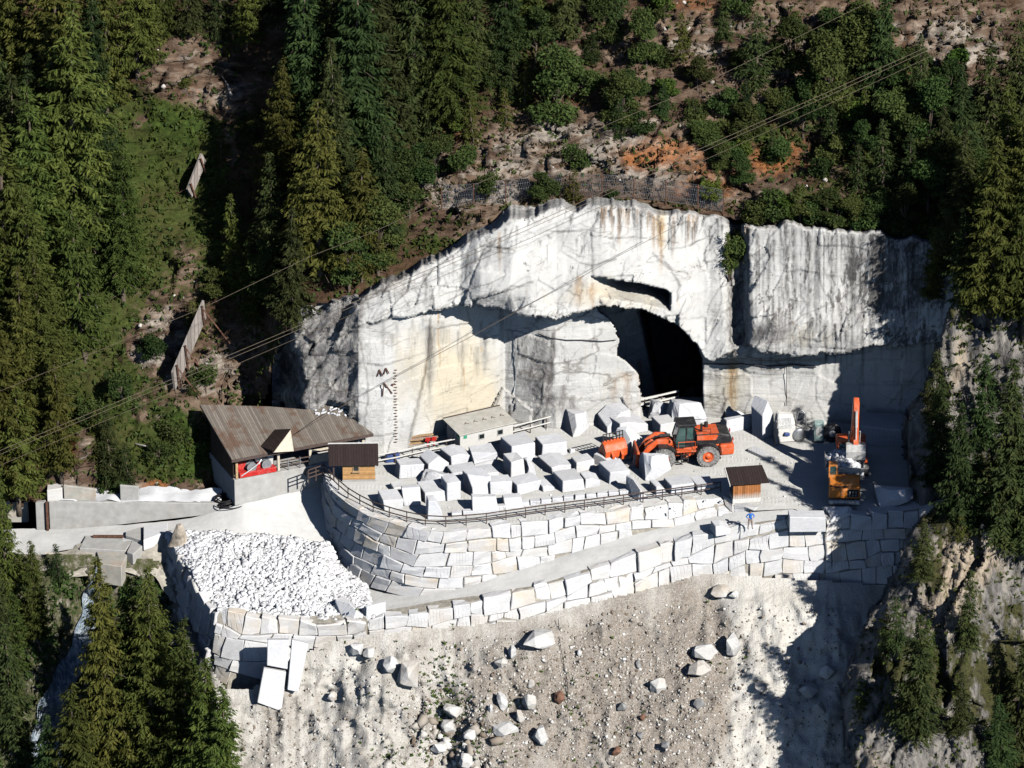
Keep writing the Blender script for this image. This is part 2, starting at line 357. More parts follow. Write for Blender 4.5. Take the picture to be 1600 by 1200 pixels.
def foliage(name, lo, hi, tip):
    m, nt, b = new_mat(name); n = N(nt); p = n.obj(); r = n.rand()
    f = n.math('ADD', n.math('MULTIPLY', n.noise(p, .9, 4, .6), .75), n.math('MULTIPLY', n.noise(p, 6, 2), .25))
    c = n.ramp(f, [(.35, lo), (.55, hi), (.72, tip)])
    hs = n.n('ShaderNodeHueSaturation'); n.l(c, hs.inputs['Color']); n.l(n.math('ADD', .462, n.math('MULTIPLY', r, .07)), hs.inputs['Hue']); n.l(n.math('ADD', .70, n.math('MULTIPLY', n.math('FRACT', n.math('MULTIPLY', r, 7.3)), .65)), hs.inputs['Value'])
    n.l(hs.outputs[0], b.inputs['Base Color']); b.inputs['Roughness'].default_value = .75; b.inputs['Specular IOR Level'].default_value = .15
    t = n.n('ShaderNodeBsdfTranslucent'); n.l(hs.outputs[0], t.inputs[0]); mx = n.n('ShaderNodeMixShader'); mx.inputs[0].default_value = .22
    out = [x for x in nt.nodes if x.type == 'OUTPUT_MATERIAL'][0]; n.l(b.outputs[0], mx.inputs[1]); n.l(t.outputs[0], mx.inputs[2]); n.l(mx.outputs[0], out.inputs[0]); M[name] = m
foliage('larch_needles', (.042,.056,.012), (.088,.105,.022), (.14,.142,.034))
foliage('spruce_needles', (.022,.036,.012), (.048,.068,.020), (.085,.100,.028))
foliage('leaves', (.028,.045,.012), (.060,.085,.022), (.11,.125,.035))
foliage('grass_blades', (.045,.075,.012), (.085,.125,.022), (.14,.165,.04))
foliage('dry_growth', (.06,.042,.022), (.12,.085,.045), (.17,.125,.06))
simple('bark', (.13,.10,.075), .9, 0, .25, 6)
simple('dead_wood', (.36,.33,.30), .9, 0, .2, 5)
# ================================================================== THE SETTING: relief sheets
def relief(name, xs, ys, yfun, dfun, mat, mask, keep=None, smooth=False, jit=.25, extra=None):
    px, py = np.meshgrid(xs, ys); rs = np.random.RandomState(5)
    px = px+(rs.rand(*px.shape)-.5)*jit*np.gradient(px, axis=1); py = py+(rs.rand(*py.shape)-.5)*jit*np.gradient(py, axis=0)
    y = yfun(px, py); P = WY(px, py, y)
    if dfun is not None: P = WY(px, py, y+dfun(P, px, py))
    nx, ny = len(xs), len(ys); idx = np.arange(nx*ny).reshape(ny, nx)
    F = np.stack([idx[1:, :-1], idx[1:, 1:], idx[:-1, 1:], idx[:-1, :-1]], -1).reshape(-1, 4)
    if keep is not None:
        k = keep(px, py).ravel(); F = F[k[F].all(1)]
    A = np.concatenate([np.clip(np.stack(mask(px, py, P), -1), 0, 1.5), np.ones(px.shape+(1,))], -1).reshape(-1, 4)
    o = link(name, np_mesh(name, P.reshape(-1, 3), F, mat, smooth, dict({'msk': A}, **({'marks': extra(px, py)} if extra else {})))); tag(o, kind='structure'); return o
def steps(*seg):
    out = []
    for a, b, s in seg: out += list(np.arange(a, b, s))
    return np.array(out+[seg[-1][1]], float)
# ---- mountainside above the quarry and the road
MB_ = [(-600,780),(0,778),(75,777),(340,777),(385,715),(440,520),(500,472),(560,466),(640,420),(760,360),(880,320),(1000,318),(1060,328),(1130,338),(1300,352),(1450,372),(1600,430),(2200,500)]
MY_ = [(-600,-24),(0,-20),(75,-19.6),(300,-18.6),(340,-16.5),(385,-13.4),(440,-12.6),(500,-12.4),(560,-12.3),(640,-9.3),(760,-7.7),(880,-5.3),(1000,-4.8),(1130,-5.6),(1300,-7.5),(1450,-8.5),(1600,-11),(2200,-13)]
MK_ = [(-600,22),(300,22.5),(430,20),(560,18.9),(1200,19.5),(1500,20),(2200,20)]
def Y_m(px, py):
    B = ip(px, MB_); y0 = ip(px, MY_); y = y0+(B-py)/B*(13.5-y0)
    # cliff bands above the quarry: the slope is steeper in bands
    far = sstep(1600, 300, px)*0
    return np.where((py > B+4) & (px > 425), y+32, y+far)
def D_m(P, px, py):
    S = np.stack([P[..., 0]*.055+P[..., 2]*.02, P[..., 1]*.07, P[..., 2]*.17-P[..., 0]*.05], -1)
    Q = np.stack([P[..., 0]*.3+P[..., 2]*.1, P[..., 1]*.3, P[..., 2]*.7-P[..., 0]*.25], -1)
    rocky = np.clip(m_rock(px, py), 0, 1)
    d = 1.4*fbm(S, 4, 11)+(.3+1.9*rocky)*facets(Q*.36, 3)+(.15+.75*rocky)*facets(Q*1.1, 8)+(.04+.25*rocky)*facets(Q*2.3, 18)+(.06+.25*rocky)*ridged(Q*1.5, 3, 31)
    L = P[..., 2]*.42-P[..., 0]*.13+1.3*fbm(P*.16, 4, 41); w = L-np.floor(L); d = d+(.15+1.15*rocky)*(w**1.6-.4)*sstep(1.0, .93, w)
    B = ip(px, MB_); return -d*sstep(0, 60, np.abs(B-py)+12)+.3
GRASS = [(200,690,110,60,.5),(330,620,50,60,.35),(300,560,60,60,.5),(200,500,90,60,.55),(120,620,90,60,.5),(330,680,60,50,.55),(240,640,60,40,.45),(310,330,60,50,.5),(960,318,190,9,.55),(720,380,60,14,.5),(250,230,95,110,.95),(235,330,80,90,.8),(340,190,70,30,.75),(160,420,110,80,.6),(150,560,130,70,.6),(440,545,90,35,.75),(480,555,60,30,.7),(420,620,60,40,.4),(280,700,60,60,.6),(250,740,60,30,.5),(60,640,120,120,.6),
         (60,250,160,300,.6),(330,430,60,60,.5),(550,330,170,160,.5),(620,130,140,200,.5),(820,120,90,110,.45),(900,260,40,30,.5),(1010,160,50,50,.4),(1160,190,110,80,.5),(1350,220,150,100,.6),(1260,330,140,30,.6),(1430,330,120,120,.7),(1550,250,140,200,.6),(340,60,60,50,.4),(1240,60,80,60,.35),(980,60,60,60,.45)]
ROCK = [(265,500,40,40,.9),(240,545,45,30,.8),(350,560,40,50,.7),(130,690,30,30,.7),(280,590,30,40,.8),(360,205,30,40,.6),(700,300,60,20,.6),(890,205,60,30,.7),(1210,140,50,40,.6),(1300,60,50,40,.6),(300,110,90,60,.9),(340,140,50,35,.8),(290,410,30,50,.8),(230,530,50,40,.7),(215,640,40,50,.6),(330,640,60,70,.7),(210,450,30,30,.5),(110,720,40,40,.8),(420,560,90,60,.55),(180,760,90,25,.7),(270,775,80,20,.8),
        (830,240,150,50,1.0),(960,235,90,40,.9),(760,300,70,20,.7),(1060,60,110,50,.6),(1180,70,120,70,.5),(1400,70,170,70,.6),(1470,60,90,70,.5),(1050,160,80,70,.5),(740,340,90,40,.8),(1080,280,110,40,.9),(1290,230,40,40,.9),(1180,300,60,30,.8),(1350,300,50,20,.6),(720,280,100,30,.6),(1560,110,80,60,.5),(440,30,60,40,.5),(930,80,60,40,.5),(220,190,20,25,.7)]
RUST = [(1050,235,60,24,.62),(690,212,50,20,.5),(1000,250,40,20,.6),(1200,250,30,20,.6),(1110,290,50,30,.6),(100,700,25,40,.9),(245,765,25,22,1.1),(180,780,40,20,.6),(300,140,60,30,.35),(1090,0,60,30,.4),(1380,110,120,60,.35),(1230,240,60,40,.4),(870,150,60,40,.3)]
def m_rock(px, py): return blobs(px, py, ROCK)
def msk_m(px, py, P):
    k = m_rock(px, py); return blobs(px, py, GRASS)*(1-.85*k), blobs(px, py, RUST)+.17*sstep(560, 760, px), .2+.08*sstep(560, 700, px)+k*.85
xs = steps((-700,-60,40),(-60,1660,4.2),(1660,2300,40)); ys = steps((-900,-60,40),(-60,560,4.2),(560,860,8))
relief('mountain_slope', xs, ys, Y_m, D_m, M['mountain'], msk_m, keep=lambda px, py: py < ip(px, MB_)+np.where(px < 360, 14, 22))
# ---- the quarried marble cliff with its overhang and cave
CT = [(425,530),(460,490),(500,470),(560,466),(600,448),(640,424),(700,392),(760,362),(800,345),(880,324),(960,321),(1010,330),(1050,335),(1130,341),(1160,351),(1200,349),(1330,357),(1400,368),(1490,382)]
CL = [(425,560),(500,540),(560,508),(600,500),(640,492),(720,474),(750,478),(780,483),(830,490),(870,498),(910,489),(950,483),(1000,487),(1050,503),(1075,520),(1090,538),(1100,556),(1110,560),(1140,548),(1170,534),(1190,548),(1250,556),(1300,553),(1340,548),(1400,540),(1490,530)]
CU = [(425,-12.6),(500,-13.2),(545,-14.0),(560,-15.0),(600,-15.0),(640,-14.6),(720,-13.5),(750,-14.8),(800,-15.6),(830,-15.0),(870,-13.4),(950,-12.6),(1000,-11.6),(1050,-10.6),(1090,-10.0),(1130,-10.4),(1170,-11.2),(1300,-12.2),(1490,-13)]
CB = [(425,-12.4),(500,-13.0),(545,-13.8),(560,-14.8),(600,-14.7),(655,-13.3),(664,-12.9),(780,-9.3),(788,-8.4),(825,-9.2),(850,-9.85),(868,-10.1),(900,-9.9),(1000,-8.6),(1010,-6.4),(1093,-6.6),(1100,-7.4),(1200,-8.6),(1300,-9.2),(1440,-10),(1490,-10.4)]
XB = [(470,925),(485,935),(497,950),(515,964),(540,967),(560,972),(582,992),(600,997),(640,1001),(720,1001)]
def lipline(px): return ip(px, CL)+5*fbm(np.stack([px*.022, px*0, px*0], -1), 5, 5, .6)
def topline(px): return ip(px, CT)+6*fbm(np.stack([px*.03, px*0+3, px*0], -1), 4, 15, .6)
def Y_c(px, py):
    T = topline(px); L = lipline(px)
    yl = ip(px, CU)
    up = yl+(L-py)/58
    # chunk hanging over the left alcove: leans inward towards its lower edge
    ed = ip(px, [(735,470),(750,466),(830,443),(838,441)])
    up = up+np.where((px > 738) & (px < 838) & (py > ed), (py-ed)/16+.6, 0)*sstep(838, 775, px)
    # shaded notch in the middle of the upper face
    nt = ip(px, [(922,430),(940,434),(1000,442),(1040,452),(1048,458)]); nb = ip(px, [(922,432),(950,452),(1000,470),(1040,462),(1048,462)])
    inn = (px > 922) & (px < 1048) & (py > nt)
    up = up+np.where(inn, 5.5*np.clip(1-(py-nt)/32, 0, 1)*sstep(0, 5, 1049-px)*sstep(915, 975, px), 0)
    # gully between the two faces, and the rough belly of the right one
    gx = 1150+(py-350)*.03; up = up+2.6*np.exp(-((px-gx)/13)**2)*sstep(560, 520, py)
    up = up-1.0*np.exp(-((px-1190)/45)**2-((py-505)/30)**2)-.6*np.exp(-((px-1330)/90)**2-((py-520)/28)**2)
    lo = ip(px, CB)+(660-py)/150
    lo = lo-.9*sstep(0, 5, ip(py, [(480,676),(560,672),(640,655),(700,640)])-px)
    lo = lo+np.where((px > 1093) & (px < 1290) & (py < 566), -.9, 0)*sstep(560, 568, 566+560-py)
    lo = lo-1.6*np.exp(-((px-1175)/70)**2-((py-545)/20)**2)*(py > 530)
    lo = lo-2.2*np.exp(-((px-1075)/16)**2-((py-612)/16)**2)
    # slab fallen against the wall (diagonal crack at its upper left)
    ln = ip(px, [(768,640),(785,606),(830,640)]); lo = lo-np.where((px > 770) & (px < 830) & (py > ln), .55, 0)
    xb = ip(py, XB)+5*fbm(np.stack([py*.06, py*0, py*0], -1), 4, 22); xr = ip(py, [(500,1050),(530,1086),(560,1097),(720,1097)])
    cave = (px > xb) & (px < xr)
    lo = np.where(cave, ip(px-.22*(py-500), [(960,1),(1000,4),(1012,22),(1100,30)]), lo)
    y = np.where(py < L, up, lo)
    return y+sstep(4, -14, py-T)*6.0+sstep(-10, -34, py-T)*4+sstep(478, 428, px+8*vn(np.stack([py*.05, py*0, py*0], -1), 8))*6.5
def rough_c(px, py):
    L = ip(px, CL); T = ip(px, CT)
    r = .12+.9*sstep(575, 540, px)+.30*(py < L)*sstep(760, 600, px)+.18*(py < L)+.45*sstep(30, 0, py-T)+.55*np.exp(-((py-L)/16)**2)*(py < L+4)+.8*np.exp(-((px-1150)/28)**2)*(py < 560)
    r = r+.5*blobs(px, py, [(1215,510,70,30,1),(1350,520,90,22,.6),(850,580,25,70,.5),(1075,612,18,16,1.5),(900,440,40,40,.5),(1020,470,40,30,.5)])
    return r
def D_c(P, px, py):
    Q = np.stack([P[..., 0]*.42, P[..., 1]*.42, P[..., 2]*.42], -1); r = rough_c(px, py)
    g = np.floor(np.stack([P[..., 0]/3.7+.25*vn(P*.3, 3), P[..., 0]*0, P[..., 2]/2.3+.3*vn(P*.25, 4)], -1)).astype(np.int64); pan = (_h(g[..., 0], g[..., 1], g[..., 2], 9)-.5)*.34*sstep(560, 580, px)
    K = np.stack([(Q[..., 0]*.77-Q[..., 2]*.64)*1.5, Q[..., 1], (Q[..., 2]*.77+Q[..., 0]*.64)*.4], -1)
    return -(pan+.30*fbm(Q*.35, 3, 61)+r*(.75*facets(K*.7, 71)+.34*facets(K*1.9, 73)+.12*facets(K*4.2, 75)))
def msk_c(px, py, P):
    low = py > ip(px, CL)
    ye = np.where(low, blobs(px, py, [(720,570,55,90,.85),(690,640,50,60,.5),(640,560,30,90,.35),(760,620,30,40,.5),(940,600,50,40,.4),(1140,610,60,40,.45),(1145,590,10,60,.8),(600,600,50,100,.15)]), blobs(px, py, [(930,455,40,30,.75),(1033,350,10,50,.9),(1000,470,50,25,.5),(1260,530,60,25,.5),(850,470,50,20,.3)]))
    dk = np.where(low, blobs(px, py, [(672,560,9,60,.55),(828,570,42,75,.62),(884,610,18,70,.6),(660,560,10,90,.5),(720,560,6,50,.5),(640,650,18,30,.4),(755,540,20,50,.35),(1060,600,30,40,.2)]), blobs(px, py, [(1330,430,100,120,.62),(1400,440,60,120,.8),(1230,470,60,70,.4),(1440,450,50,140,.9),(980,345,70,40,.36),(1080,380,60,60,.34),(1190,470,24,90,.5),(680,440,80,40,.2),(800,470,40,25,.45),(1000,470,60,30,.3),(870,400,90,50,.14)])+.06)
    gr = blobs(px, py, [(480,580,60,130,1.2),(540,540,26,60,.9),(540,650,22,50,.8),(530,480,40,25,.8),(620,450,70,26,.42),(700,420,60,26,.3),(828,570,38,70,.42),(905,440,40,30,.4),(1150,450,18,110,.9),(1215,515,55,26,.55),(850,600,30,60,.45),(880,640,25,30,.4),(780,470,45,18,.4),(1020,480,40,20,.4),(1075,612,20,18,.8),(1180,530,40,18,.5)])+.5*sstep(14, 0, py-ip(px, CT))
    return ye, dk, gr
# water streaks, cracks and bolts that stay on the stone
def marks_c(px, py):
    rs = np.random.RandomState(12); dk = np.zeros_like(px); br = np.zeros_like(px); ck = np.zeros_like(px)
    ax = px.mean(0); ay = py.mean(1)
    def win(x0, x1, y0, y1):
        a, b = np.searchsorted(ax, (x0, x1)); c, d = np.searchsorted(ay, (y0, y1)); return slice(max(c-1,0), d+1), slice(max(a-1,0), b+1)
    def streak(T, x, y, ln, w, k):
        w = w*1.35+.5; k = min(1, k*1.15)
        W = win(x-4*w-3, x+4*w+3, y, y+ln); X, Y = px[W], py[W]
        if X.size == 0: return
        t = np.clip((Y-y)/ln, 0, 1); wob = 1.2*vn(np.stack([Y*.05, Y*0+x, Y*0], -1), 3); ww = w*(1-.6*t)*(.7+.6*(vn(np.stack([Y*.09, Y*0+x*3, Y*0], -1), 4)+.5))
        m = k*np.exp(-((X-x-wob)/np.maximum(ww, .4))**2)*sstep(0, .06, t)*(1-t**2.5)*((Y >= y) & (Y <= y+ln)); T[W] = np.maximum(T[W], m)
    def crack(pts, w, k, T=None):
        T = ck if T is None else T; q = [pts[0]]
        for (a, b), (c, d) in zip(pts[:-1], pts[1:]):
            n = max(2, int(math.hypot(c-a, d-b)/7))
            for i in range(1, n+1): q.append((a+(c-a)*i/n+rs.randn()*1.1*(i < n), b+(d-b)*i/n+rs.randn()*1.1*(i < n)))
        for (a, b), (c, d) in zip(q[:-1], q[1:]):
            W = win(min(a,c)-6, max(a,c)+6, min(b,d)-6, max(b,d)+6); X, Y = px[W], py[W]
            if X.size == 0: continue
            L2 = (c-a)**2+(d-b)**2+1e-6; t = np.clip(((X-a)*(c-a)+(Y-b)*(d-b))/L2, 0, 1); dd = np.hypot(X-a-t*(c-a), Y-b-t*(d-b)); T[W] = np.maximum(T[W], k*np.exp(-(dd/(w*(.6+.7*rs.rand())))**2))
    TT = lambda x: float(topline(np.array([x]))[0])
    for i in range(150):
        x = 1165+285*rs.rand()**.8; y = TT(x)+(150*rs.rand()**1.6 if rs.rand() < .6 else rs.rand()*8); streak(dk, x, y, 35+130*rs.rand()**1.5, .8+2.2*rs.rand()**2, .35+.6*rs.rand())
    for x, w, k in ((1332,6,.95),(1345,3,.8),(1275,3,.6),(1240,2.5,.7),(1300,3.5,.6),(1375,7,.9),(1400,9,.9),(1425,10,.95),(1362,3,.9),(1200,2,.6)): streak(dk, x, TT(x)+2, 195, w, k)
    for i in range(60): x = 1165+280*rs.rand(); streak(dk, x, 455+60*rs.rand(), 25+50*rs.rand(), .8+1.5*rs.rand(), .4+.5*rs.rand())
    for i in range(60): x = 930+200*rs.rand(); streak(dk, x, TT(x)+25*rs.rand()**2, 15+50*rs.rand()**1.5, .7+.9*rs.rand(), .4+.55*rs.rand())
    for i in range(40): x = 640+300*rs.rand(); streak(dk, x, TT(x)+8+50*rs.rand(), 12+40*rs.rand(), .6+.8*rs.rand(), .3+.4*rs.rand())
    for i in range(26): x = 940+150*rs.rand(); streak(br, x, TT(x)+3, 20+60*rs.rand(), .8+1.0*rs.rand(), .5+.4*rs.rand())
    for x, y, l, w, k in ((1033,338,95,4,1),(1029,345,50,2,.9),(1143,565,110,3,.8),(1148,570,100,2,.6),(905,430,60,6,.6),(925,440,60,5,.6),(780,360,80,2,.6),(980,580,60,6,.5),(960,590,50,4,.4),(1000,560,70,4,.5),(1165,345,60,3,.7)): streak(br, x, y, l, w, k)
    for x, y, l, w, k in ((671,505,140,4.5,.75),(676,510,80,3,.5),(757,520,70,4,.6),(745,540,60,3,.4),(722,530,90,3,.45),(690,500,60,2.5,.3),(620,500,60,3,.3),(600,500,80,2.5,.3),(820,520,120,5,.45),(808,520,100,2,.5),(795,510,110,3,.35),(850,520,130,6,.5),(862,515,140,3,.7),(880,600,60,5,.6),(892,620,50,5,.5),(838,540,110,3,.4)): streak(dk, x, y, l, w, k)
    for i in range(26): x = 575+200*rs.rand(); streak(dk, x, 495+30*rs.rand(), 20+60*rs.rand(), .8+1.6*rs.rand(), .15+.3*rs.rand())
    for i in range(24): x = 1105+330*rs.rand(); streak(dk, x, 560+20*rs.rand(), 20+60*rs.rand(), .8+1.5*rs.rand(), .1+.25*rs.rand())
    for p, w, k in [([(700,470),(735,452),(770,440)],1.3,.8),([(585,500),(640,472),(690,462),(740,447)],1.0,.7),([(600,455),(660,430),(720,392)],.9,.5),([(720,420),(760,395),(775,375)],1.4,.8),([(640,440),(655,462)],.9,.6),([(690,425),(700,450)],.9,.6),([(745,466),(790,452),(832,441)],1.6,.8),
        ([(855,360),(900,362),(960,372),(1010,372),(1060,380)],1.0,.75),([(905,410),(925,415),(962,405)],1.6,.8),([(880,395),(905,410),(900,440)],1.2,.6),([(1040,410),(1060,440),(1058,470)],1.8,.8),([(1020,395),(1045,420),(1075,428)],1.4,.7),([(1100,360),(1120,400),(1128,470),(1110,520)],1.3,.6),([(885,575),(905,545)],.9,.6),([(930,510),(925,545)],.8,.5),
        ([(785,606),(772,640),(790,655),(830,662)],1.5,.85),([(785,606),(812,630),(830,648)],1.2,.7),([(866,520),(862,600),(848,655)],2.2,.8),([(835,650),(858,600),(864,560)],1.6,.6),([(672,500),(668,560),(655,620),(638,690)],1.7,.7),([(1131,607),(1134,625),(1129,640),(1131,657)],1.9,1),([(1100,585),(1180,588),(1260,584)],.8,.35),([(1100,612),(1200,616),(1300,612)],.8,.3),([(1175,400),(1200,425),(1260,450)],.9,.5),([(1210,520),(1260,490),(1310,470),(1360,430)],1.2,.6),([(1180,380),(1215,400)],.9,.5),
        ([(560,520),(575,600),(570,690)],1.6,.6),([(480,520),(500,580),(495,640)],1.8,.8),([(520,500),(530,560),(545,640)],1.6,.7),([(450,560),(470,610),(465,680)],1.6,.7),([(560,430),(600,470),(580,500)],1.2,.6),([(610,440),(640,480)],1.1,.6)]: crack(p, w, k)
    for i in range(36):
        x = 560+560*rs.rand(); y = TT(x)+10+130*rs.rand(); l = 8+22*rs.rand(); s_ = 1 if rs.rand() < .7 else -.6; crack([(x, y), (x+l, y-l*.62*s_)], .7+.5*rs.rand(), .3+.45*rs.rand())
    for i in range(110): x = 585+530*rs.rand(); y = 345+300*rs.rand(); W = win(x-4, x+4, y-4, y+4); T = ck[W]; ck[W] = np.maximum(T, .8*np.exp(-((px[W]-x)**2+(py[W]-y)**2)/(.6+.8*rs.rand())**2))
    return np.stack([dk, br, ck, np.ones_like(px)], -1).reshape(-1, 4)
xs = steps((425,560,2.4),(560,1490,1.8)); ys = steps((300,720,1.8))
relief('quarry_cliff', xs, ys, Y_c, D_c, M['cliff'], msk_c, keep=lambda px, py: (py > ip(px, CT)-40) & ((px > 556) | (py < 700)), extra=marks_c)
# ---- rock pillar and wooded spur closing the yard on the right
PL = [(140,1790),(250,1680),(330,1570),(400,1500),(470,1490),(500,1476),(560,1466),(610,1452),(635,1426),(660,1420),(800,1420)]
def Y_p(px, py):
    k = np.where(py > 470, 46, 19.5)
    y = -18.2+(470-py)/k
    y = y-1.2*np.exp(-((px-1445)/22)**2)*(py > 600)+1.6*np.exp(-((px-1545)/28)**2-((py-600)/45)**2)*(px > 1500)
    b = ip(py, PL); return y+np.where(px < b, 7.0, 0)
def D_p(P, px, py):
    Q = np.stack([P[..., 0]*.5, P[..., 1]*.4, P[..., 2]*.26], -1); return -(1.3*facets(Q*.8, 91)+.9*ridged(Q*.8, 4, 95)*.6+.8*fbm(Q*.3, 3, 97))
def msk_p(px, py, P): return .15+blobs(px, py, [(1560,350,160,140,.8),(1600,760,200,80,.7),(1510,480,40,20,.4)]), blobs(px, py, [(1500,560,40,80,.55),(1455,720,25,80,.4)]), px*0
relief('rock_pillar', steps((1405,1640,3.2),(1640,2300,24)), steps((140,830,3.2)), Y_p, D_p, M['ridge'], msk_p, keep=lambda px, py: px > ip(py, PL)-12)
# ---- rocky ridge in front on the right
RL = [(770,1500),(785,1476),(800,1448),(815,1436),(845,1412),(880,1408),(900,1396),(935,1384),(950,1366),(985,1348),(1030,1330),(1050,1322),(1080,1313),(1100,1316),(1130,1320),(1170,1322),(1200,1332),(1300,1340),(1500,1360)]
def Y_r(px, py):
    y = -39.6-(py-800)/23+(px-1450)*.004
    b = ip(py, RL); y = y+2.2*sstep(40, 0, px-b)
    y = y+2.5*np.exp(-((px-1590)/40)**2)*(py > 1000)
    return y+np.where(px < b, 12, 0)
def D_r(P, px, py):
    Q = np.stack([P[..., 0]*.45-P[..., 2]*.22, P[..., 1]*.3, P[..., 2]*.2+P[..., 0]*.12], -1)
    return -(2.3*facets(Q*.3, 101)*.8+.6*facets(Q*1.1, 103)+.3*facets(Q*2.6, 104)+.35*ridged(Q*1.6, 3, 105)+1.0*fbm(Q*.3, 3, 107))
def msk_r(px, py, P): return .38+blobs(px, py, [(1490,800,60,25,.8),(1450,880,30,40,.4),(1500,1040,60,60,.35),(1400,1010,40,30,.4),(1440,1100,60,60,.4),(1600,1100,60,120,.7),(1390,1050,30,20,.4)]), blobs(px, py, [(1490,900,50,80,.75),(1530,860,60,50,.6),(1420,960,40,60,.4),(1470,1100,50,60,.35),(1480,960,30,40,.5),(1345,1120,30,25,.6),(1360,1180,30,40,.6),(1560,1000,40,60,.3)]), px*0
RT = [(1400,800),(1440,808),(1470,786),(1500,782),(1600,800),(2300,820)]
relief('rock_ridge', steps((1290,1650,3.0),(1650,2300,24)), steps((765,1280,3.0),(1280,1700,24)), Y_r, D_r, M['ridge'], msk_r, keep=lambda px, py: (px > ip(py, RL)-10) & (py > ip(px, RT)-3))
# ---- spill slope below the quarry and the gorge side on the left
SE = [(-700,872),(120,880),(240,888),(262,896),(285,962),(310,1025),(330,1060),(355,1090),(392,1092),(440,1052),(510,1018),(600,1003),(800,985),(1000,938),(1100,910),(1290,922),(1400,930),(1700,900)]
SY = [(-700,-27),(120,-27),(240,-26.3),(262,-26.2),(285,-30.6),(310,-36.3),(330,-39.7),(355,-41.2),(392,-41.3),(440,-40.4),(510,-39.5),(600,-39.1),(800,-37.0),(1000,-33.4),(1100,-31.6),(1290,-32.4),(1400,-31),(1700,-29)]
SK = [(-700,22),(300,24),(420,27),(640,25),(720,20.5),(1000,19.5),(1180,19.5),(1300,19),(1700,19)]
def Y_s(px, py):
    y = ip(px, SY)-(py-ip(px, SE))/ip(px, SK)
    gl = 165-(py-880)*.35; y = y+3.2*np.exp(-((px-gl)/38)**2)*sstep(880, 950, py)       # the stream's gully
    y = y+1.6*np.exp(-((px-690)/40)**2)*sstep(1020, 1120, py)-1.2*np.exp(-((px-600)/60)**2)*sstep(1000, 1100, py)
    return y
def D_s(P, px, py):
    Q = np.stack([P[..., 0]*.3, P[..., 1]*.3, P[..., 2]*.3], -1); lf = sstep(430, 250, px)
    r = .3+.9*lf+.6*blobs(px, py, [(520,1080,140,130,1),(700,1100,40,90,.8),(600,1150,60,60,.7)])
    Z = np.stack([P[..., 0]*.75, P[..., 1]*.12, P[..., 2]*.12], -1)
    return -(.7*fbm(Q*.4, 4, 111)+.26*ridged(Z, 4, 121)*.6+.5*fbm(Q*1.1, 3, 123)*np.abs(fbm(Q*.25, 2, 125))*1.6+r*(.9*facets(Q*1.2, 113)+.6*ridged(Q*1.4, 4, 117)*.6)+.12*fbm(Q*6, 3, 119))*sstep(0, 40, py-ip(px, SE)+6)
def msk_s(px, py, P):
    w = blobs(px, py, [(1230,1000,80,200,1.1),(1200,1150,70,120,1.0),(1290,900,60,60,1.2),(480,1060,110,120,.5),(560,1060,60,60,.5),(1180,930,90,40,.7),(1300,1100,60,200,.6)])
    g = blobs(px, py, [(700,1090,30,70,.42),(720,1130,60,50,.35),(620,1180,30,30,.5),(530,1000,60,30,.15),(860,1020,60,20,.2),(1130,1030,40,30,.3)])+.75*sstep(330, 240, px)
    br = blobs(px, py, [(900,1040,220,120,.75),(830,1150,200,100,.65),(1050,1050,110,130,.85),(1000,1150,150,80,.6),(430,1150,60,80,.6),(1130,960,60,50,.6)])+sstep(380, 280, px)
    return w, g, br
relief('spill_slope', steps((-700,-60,40),(-60,1420,3.4),(1420,1720,30)), steps((815,1290,3.4),(1290,1900,30)), Y_s, D_s, M['scree'], msk_s, keep=lambda px, py: py > ip(px, SE)-16)
def surf(kind, px, py):
    yf, df = {'m': (Y_m, D_m), 'c': (Y_c, D_c), 'p': (Y_p, D_p), 'r': (Y_r, D_r), 's': (Y_s, D_s)}[kind]
    a, b = np.array([float(px)]), np.array([float(py)]); y = yf(a, b); y = y+df(WY(a, b, y), a, b); return Vector(WY(a, b, y)[0])

# ---- level ground: the yard (z = 0), the ramp, the access road and the bed of the rubble heap
def flat(name, pts, mat, thick=0):
    t = tessellate_polygon([[Vector((p.x, p.y, 0)) for p in pts]]); me = bpy.data.meshes.new(name); me.from_pydata([tuple(p) for p in pts], [], t)
    bm = bmesh.new(); bm.from_mesh(me); bmesh.ops.recalc_face_normals(bm, faces=bm.faces)
    if sum(f.normal.z for f in bm.faces) < 0: bmesh.ops.reverse_faces(bm, faces=bm.faces)
    bm.to_mesh(me); bm.free(); me.materials.append(mat); return tag(link(name, me), kind='structure')
def strip(name, A, B, mat, n=60, m=8, bump=.05, seed=1):
    """ground between two 3-D polylines of equal parameter"""
    def res(L, k):
        L = [Vector(p) for p in L]; d = [0]
        for i in range(len(L)-1): d.append(d[-1]+(L[i+1]-L[i]).length)
        d = [x/d[-1] for x in d]; return np.stack([np.interp(np.linspace(0,1,k), d, [p[c] for p in L]) for c in range(3)], -1)
    a, b = res(A, n), res(B, n); t = np.linspace(0, 1, m)[None, :, None]; P = a[:, None]*(1-t)+b[:, None]*t
    P[..., 2] += bump*fbm(P*.5, 4, seed)
    idx = np.arange(n*m).reshape(n, m); F = np.stack([idx[:-1, :-1], idx[1:, :-1], idx[1:, 1:], idx[:-1, 1:]], -1).reshape(-1, 4)
    me = np_mesh(name, P.reshape(-1, 3), F, mat, True)
    if me.polygons[0].normal.z < 0: me.flip_normals()
    return tag(link(name, me), kind='structure')
FRONT = [(507,742),(511,758),(520,768),(545,788),(575,806),(620,820),(660,829),(700,831),(760,826),(850,813),(950,800),(1050,787),(1128,777)]
front3 = [G(x, y) for x, y in FRONT]
RAMP_IN = [(562,914,-7.3),(600,926,-7.1),(640,931,-6.8),(720,917,-6.0),(800,893,-4.9),(900,862,-3.7),(1000,831,-2.4),(1100,806,-1.15),(1175,797,-.3),(1235,789,0)]
